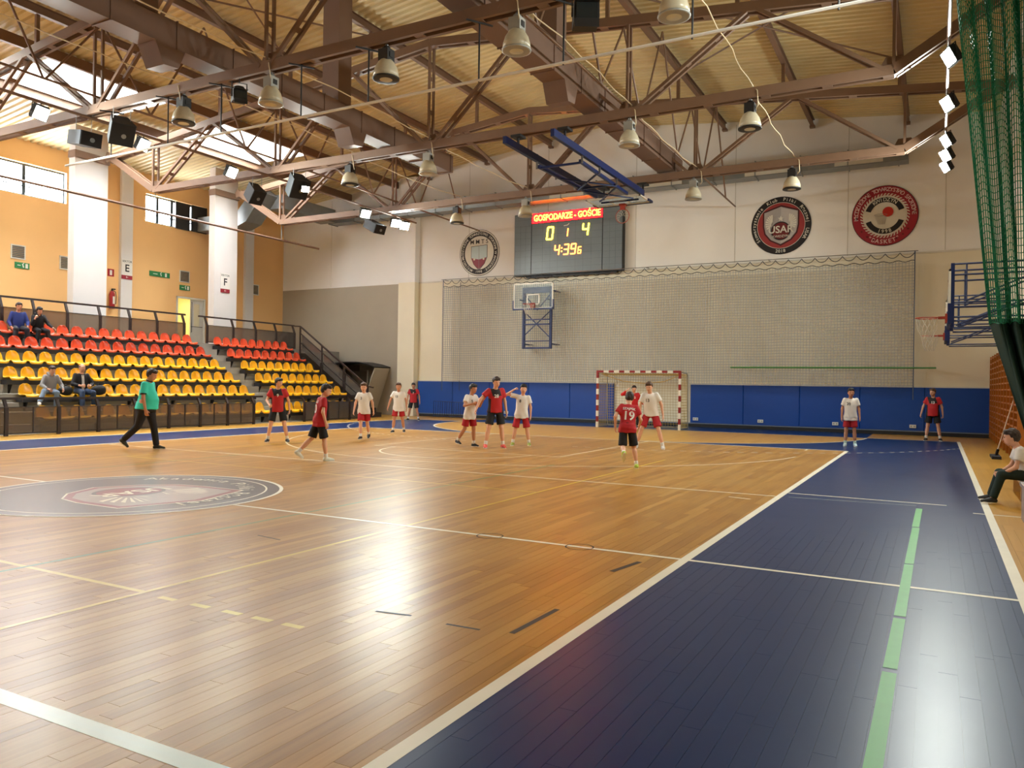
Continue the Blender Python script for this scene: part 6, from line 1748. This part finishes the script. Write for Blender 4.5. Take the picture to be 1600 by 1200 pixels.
RED, BLK, WHT, REDS = (176, 26, 34), (22, 20, 22), (228, 222, 214), (170, 22, 34)
def red_shirt(H, fat=1.0):
    return jersey_mat('red_black_jersey', (184, 28, 36), (26, 18, 22), (0.53 + 0.195) * H)
def A(up, fo): return (up, fo)
DOWN = A((0.05, 0.22, -1), (0.25, 0.12, -1))
people_on_court = [
 # referee walking
 dict(loc=(-5.55, 4.3, 0), heading=26, H=1.8, label='stout referee in turquoise shirt and long black trousers walking along the court', shirt=(58, 212, 188), bottoms=(24, 22, 24), shoes=(40, 44, 36), trousers=True, fat=1.62, hair='dark', skin='tan', lean=(4, 0), headrot=(0, 14),
      legs=((14, 2, 6, 6), (-16, 2, 30, 4, 38)), arms=(A((-0.12, 0.2, -1), (0.1, 0.1, -1)), A((0.16, 0.22, -1), (0.3, 0.05, -1))), collar=(20, 24, 26), sleeve=0.75, soles=(222, 222, 214), shirt_len=0.06),
 dict(loc=(-4.97, 7.55, 0), heading=-48, H=1.65, label='red and black shirted player with clenched fist standing near the short seat block', shirt=RED, bottoms=BLK, shoes=(30, 28, 30), hair='black', lean=(6, 0), headrot=(48, 4), num='9',
      legs=((10, 11, 14, 14), (6, 11, 12, 14)), arms=(A((-0.1, 0.35, -1), (0.1, 0.1, -1)), A((0.05, 0.4, -1), (0.9, -0.3, -0.35))), grip=(0.7, 1.0)),
 dict(loc=(-0.95, 4.63, 0), heading=58, H=1.5, label='red shirted player with a big zero on the back, in white shoes', shirt=RED, bottoms=BLK, shoes=(222, 224, 212), hair='black', lean=(8, 0), headrot=(-30, 10), numb='0', name_b='ALES',
      legs=((-18, 2, 26, 4, 34), (12, 2, 6, 6)), arms=(A((0.1, 0.28, -1), (0.35, 0.1, -1)), A((0.0, 0.2, -1), (0.4, 0.0, -0.9))), short_len=0.96, shirt_len=0.15, head_scale=1.1),
 dict(loc=(-4.05, 9.75, 0), heading=-64, H=1.53, label='white shirted boy in red shorts walking beside the railing of the short seat block', shirt=WHT, bottoms=REDS, shoes=(28, 28, 30), hair='brown', lean=(4, 0), headrot=(6, 6), num='3', num_col=(34, 32, 34),
      legs=((-10, 0, 22, 8, 22), (14, -2, 8, 6)), arms=(A((-0.1, 0.3, -1), (0.1, 0.15, -1)), A((0.1, 0.3, -1), (0.3, 0.15, -1))), shirt_len=0.16, head_scale=1.12),
 dict(loc=(-5.0, 12.55, 0), heading=-62, H=1.54, label='white shirted boy in red shorts standing by the wall pier', shirt=WHT, bottoms=REDS, shoes=(26, 26, 28), hair='brown', skin='tan', lean=(3, 0), headrot=(4, 2), num='13', num_col=(34, 32, 34),
      legs=((-4, 6, 10, 10), (8, 6, 8, 12)), arms=(A((-0.05, 0.3, -1), (0.15, 0.1, -1)), A((0.1, 0.42, -1), (0.3, 0.3, -1))), shirt_len=0.19, head_scale=1.1),
 dict(loc=(-9.3, 19.3, 0), heading=-60, H=1.58, label='red and black shirted player waiting against the pier by the blue pads', shirt=RED, bottoms=BLK, shoes=(28, 28, 30), hair='black', skin='tan', lean=(8, 0), headrot=(-4, 2), num='7',
      legs=((8, 10, 14, 14), (6, 10, 14, 14)), arms=(A((0.05, 0.3, -1), (0.25, 0.12, -1)), A((0.05, 0.3, -1), (0.3, 0.05, -1)))),
 dict(loc=(-0.45, 9.3, 0), heading=-14, H=1.54, label='white shirted boy in red shorts pressing against the tall red player', shirt=WHT, bottoms=REDS, shoes=(26, 26, 28), hair='black', skin='tan', lean=(6, 0), headrot=(4, 4), num='5', num_col=(34, 32, 34),
      legs=((6, 3, 8, 6), (-10, 4, 26, 8, 10)), arms=(A((0.45, 0.2, -0.85), (0.55, -0.1, 0.75)), A((0.3, 0.45, -0.8), (0.9, -0.4, 0.35))), grip=(0.8, 0.7), shirt_len=0.18, head_scale=1.08),
 dict(loc=(0.2, 9.4, 0), heading=-48, H=1.75, label='tall red and black shirted player in coral shoes between two white players', shirt=RED, bottoms=BLK, shoes=(232, 84, 74), hair='dark', lean=(8, 2), headrot=(14, 8), num='28',
      legs=((6, 7, 10, 8), (6, 10, 8, 12)), arms=(A((-0.02, 0.22, -1), (0.3, 0.1, -1)), A((0.2, 0.75, -0.75), (0.35, 0.45, -0.85))), shirt_len=0.075),
 dict(loc=(0.35, 10.45, 0), heading=-64, H=1.55, label='white shirted boy holding one hand to his ear', shirt=WHT, bottoms=REDS, shoes=(150, 158, 60), hair='black', lean=(2, -4), headrot=(8, 2), num='8', num_col=(34, 32, 34),
      legs=((4, 9, 6, 8), (4, 10, 6, 10)), arms=(A((0.0, 0.25, -1), (0.15, 0.08, -1)), A((0.25, 0.95, 0.1), (0.15, -0.8, 0.62))), grip=(0.4, 0.8), shirt_len=0.16, head_scale=1.1, short_len=0.96),
 dict(loc=(0.1, 19.3, 0), heading=-62, H=1.6, label='goalkeeper in long red sleeves raising an arm inside the goal mouth', shirt=(192, 26, 34), bottoms=(26, 22, 26), shoes=(206, 92, 56), hair='black', lean=(8, 0), headrot=(0, 2), sleeve=1.85, trousers=True, num='12',
      legs=((14, 8, 18, 10), (10, 9, 16, 10)), arms=(A((0.2, 0.4, -0.9), (0.5, 0.3, -0.4)), A((0.25, 0.95, -0.05), (0.3, -0.55, 0.6))), grip=(0.5, 0.2)),
 dict(loc=(4.4, 6.98, 0), heading=116, H=1.46, label='red shirted player number 19 running towards the goal', shirt=RED, bottoms=BLK, shoes=(176, 200, 70), hair='dark', lean=(14, 5), headrot=(0, 4), numb='19', name_b='SZAJPEK',
      legs=((-8, 2, 66, 4, 60), (4, 8, 14, 6)), arms=(A((-0.15, 0.4, -0.9), (0.45, -0.1, -0.75)), A((0.2, 0.4, -0.9), (0.75, 0.0, -0.3))), short_len=0.97, shirt_len=0.13, head_scale=1.08),
 dict(loc=(3.28, 11.68, 0), heading=-76, H=1.72, label='tall white shirted boy in red shorts with legs wide apart before the goal', shirt=WHT, bottoms=REDS, shoes=(206, 202, 198), hair='brown', lean=(9, 3), headrot=(-10, 8), num='13', num_col=(34, 32, 34),
      legs=((14, 15, 12, 12), (16, 17, 16, 14)), arms=(A((0.0, 0.35, -1), (0.25, 0.12, -1)), A((0.1, 0.3, -1), (0.35, 0.0, -1))), shirt_len=0.09),
 dict(loc=(7.4, 15.9, 0), heading=-82, H=1.57, label='white shirted player number 20 standing alone on the blue corner', shirt=WHT, bottoms=REDS, shoes=(196, 220, 224), socks=(196, 216, 204), hair='black', skin='tan', lean=(2, 0), headrot=(8, 2), num='20', num_col=(34, 32, 34),
      legs=((2, 3, 4, 10), (2, 3, 4, 10)), arms=(A((0.0, 0.2, -1), (0.2, 0.1, -1)), A((0.0, 0.2, -1), (0.15, 0.05, -1))), shirt_len=0.17, head_scale=1.08),
 dict(loc=(9.32, 20.1, 0), heading=-92, H=1.62, label='stocky red and black shirted player standing alone against the blue pads', shirt=RED, bottoms=BLK, shoes=(30, 28, 32), hair='brown', lean=(3, 0), headrot=(-30, 0), num='13', fat=1.22,
      legs=((4, 9, 6, 16), (2, 7, 6, 14)), arms=(A((0.0, 0.3, -1), (0.1, 0.12, -1)), A((0.05, 0.4, -1), (0.25, 0.25, -1))), grip=(0.8, 0.5), short_len=0.8),
]
for d in people_on_court:
    if d['shirt'] == RED and not d.get('numb'): d['shirt_mat'] = red_shirt(d['H'])
    person(**d)
# spectators sit on the seats: root stands where the feet rest
SITL = ((82, 6, 84, 6), (82, 8, 84, 8))
person((-12.76, 6.5, tz(2)), -12, 1.66, 'spectator in grey hooded top and pale jeans sitting with crossed leg', (150, 148, 148), (118, 134, 152), (196, 192, 186), hair='dark', lean=(14, 0), headrot=(2, 4), sleeve=1.9, trousers=True, hood=True, seat=zs(2) - tz(2) + 0.125,
       legs=((84, -4, 84, 4), (90, 26, 60, 10)), arms=(A((0.5, 0.3, -0.8), (0.85, -0.1, -0.25)), A((0.45, 0.35, -0.85), (0.8, -0.4, -0.25))))
person((-12.76, 7.42, tz(2)), -10, 1.8, 'spectator in black cardigan over white shirt holding something in both hands', (24, 22, 26), (44, 62, 92), (80, 70, 64), hair='grey', bald=True, lean=(4, 0), headrot=(6, -4), sleeve=1.75, trousers=True, seat=zs(2) - tz(2) + 0.13, open_front=(214, 212, 208), fat=1.08,
       legs=((84, 10, 98, 6), (86, 6, 70, 8)), arms=(A((0.35, 0.3, -0.85), (0.75, -0.5, -0.1)), A((0.35, 0.3, -0.85), (0.75, -0.5, -0.1))), grip=(0.9, 0.9))
person((-15.86, 7.32, tz(6)), -14, 1.78, 'spectator in blue jacket sitting on the top red row', (28, 44, 110), (28, 26, 34), (40, 38, 40), hair='dark', skin='tan', lean=(6, 0), headrot=(4, 0), sleeve=1.85, trousers=True, seat=zs(6) - tz(6) + 0.13, fat=1.1, legs=SITL, arms=(A((0.3, 0.25, -0.9), (0.7, -0.2, -0.4)), A((0.2, 0.3, -0.95), (0.6, -0.1, -0.5))))
person((-15.86, 7.95, tz(6)), -8, 1.66, 'spectator in black hooded top with dark hair leaning on one hand', (22, 20, 22), (22, 20, 24), (60, 56, 56), hair='black', lean=(14, 4), headrot=(8, 6), sleeve=1.85, trousers=True, long_hair=True, hood=True, seat=zs(6) - tz(6) + 0.125, legs=SITL,
       arms=(A((0.5, 0.3, -0.8), (0.8, 0.3, -0.4)), A((0.5, 0.2, -0.8), (0.35, -0.15, 0.9))), grip=(0.4, 0.9))
# low bench on the netting side with two substitutes
M_BENCH = mat('pale_bench_wood', (188, 150, 96), 0.5, noise=(8, 0.15))
be = tag(empty('substitutes_bench', (10.56, 6.2, 0)), 'low wooden bench along the netting side of the court', 'bench')
MB().box((-0.14, -1.6, 0.27), (0.14, 1.4, 0.31)).build('seat_board', M_BENCH, be)
for y in (-1.4, 0.0, 1.2): MB().box((-0.1, y - 0.03, 0.0), (0.1, y + 0.03, 0.27)).build('leg', M_BENCH, be)
person((10.54, 5.75, 0), 184, 1.42, 'boy in white shirt sitting bent forward on the low bench, hands clasped', WHT, (18, 40, 32), (24, 26, 28), hair='dark', lean=(24, 0), headrot=(0, -16), trousers=True, seat=0.40, head_scale=1.12, short_len=0.8,
       legs=((90, 6, 72, 8), (90, 10, 74, 8)), arms=(A((0.6, 0.12, -0.8), (0.85, -0.35, -0.15)), A((0.6, 0.12, -0.8), (0.85, -0.35, -0.15))), grip=(0.9, 0.9), res=0.010)
bx_ = tag(empty('bench_box', (10.7, 3.0, 0)), 'grey mauve box seat end standing at the side line', 'box')
MB().prism([(-0.38, -0.9, 0), (0.36, -0.9, 0), (0.36, 1.35, 0), (-0.38, 1.35, 0)], (0, 0, 0), (0, 0, 0.4)).build('body', mat('mauve_grey_laminate', (150, 134, 130), 0.5), bx_)
MB().box((-0.4, -0.92, 0.4), (0.36, 1.37, 0.44)).build('top_board', mat('mauve_grey_laminate', (150, 134, 130), 0.5), bx_)
# floor mop leaning on the wall bars
mp = tag(empty('floor_mop', (10.62, 14.2, 0)), 'wide floor mop with a white handle leaning beside the wall bars', 'mop')
MB().tube([(0, 0, 0.06), (0.34, 0.1, 1.35)], 0.014, 8).build('handle', mat('pale_mop_handle', (216, 196, 176), 0.5), mp)
MB().box((-0.1, -0.45, 0.0), (0.08, 0.45, 0.06)).build('head', mat('dark_mop_head', (44, 44, 50), 0.9), mp)
MB().bar((0, 0, 0.05), (0.04, 0.01, 0.2), 0.05, 0.05).build('socket', M_BLACK, mp)
# belongings on the second row
M_BAG = mat('black_bag_cloth', (24, 24, 24), 0.8)
def bag(loc, r, label):
    o = tag(empty('bag', loc), label, 'bag')
    F = Field((-0.3, -0.3, -0.05), (0.3, 0.3, 0.4), 0.02)
    F.ell((0, 0, r[2] * 0.85), r, None, 0.02); F.ell((0.03, 0.05, r[2] * 1.2), (r[0] * 0.7, r[1] * 0.6, r[2] * 0.6), None, 0.05)
    field_obj('sack', F, M_BAG, o, 2)
    MB().tube([(0.0, -0.08, r[2] * 1.6), (0.02, 0.0, r[2] * 2.2), (0.0, 0.08, r[2] * 1.7)], 0.012, 6).build('strap', M_BAG, o, True)
bag((-12.72, 6.93, zs(2) + 0.005), (0.17, 0.2, 0.14), 'black bag on the seat between the two lower spectators')
bag((-12.72, 7.95, zs(2) + 0.005), (0.17, 0.22, 0.16), 'black coat heap on the seat beside the man in the cardigan')
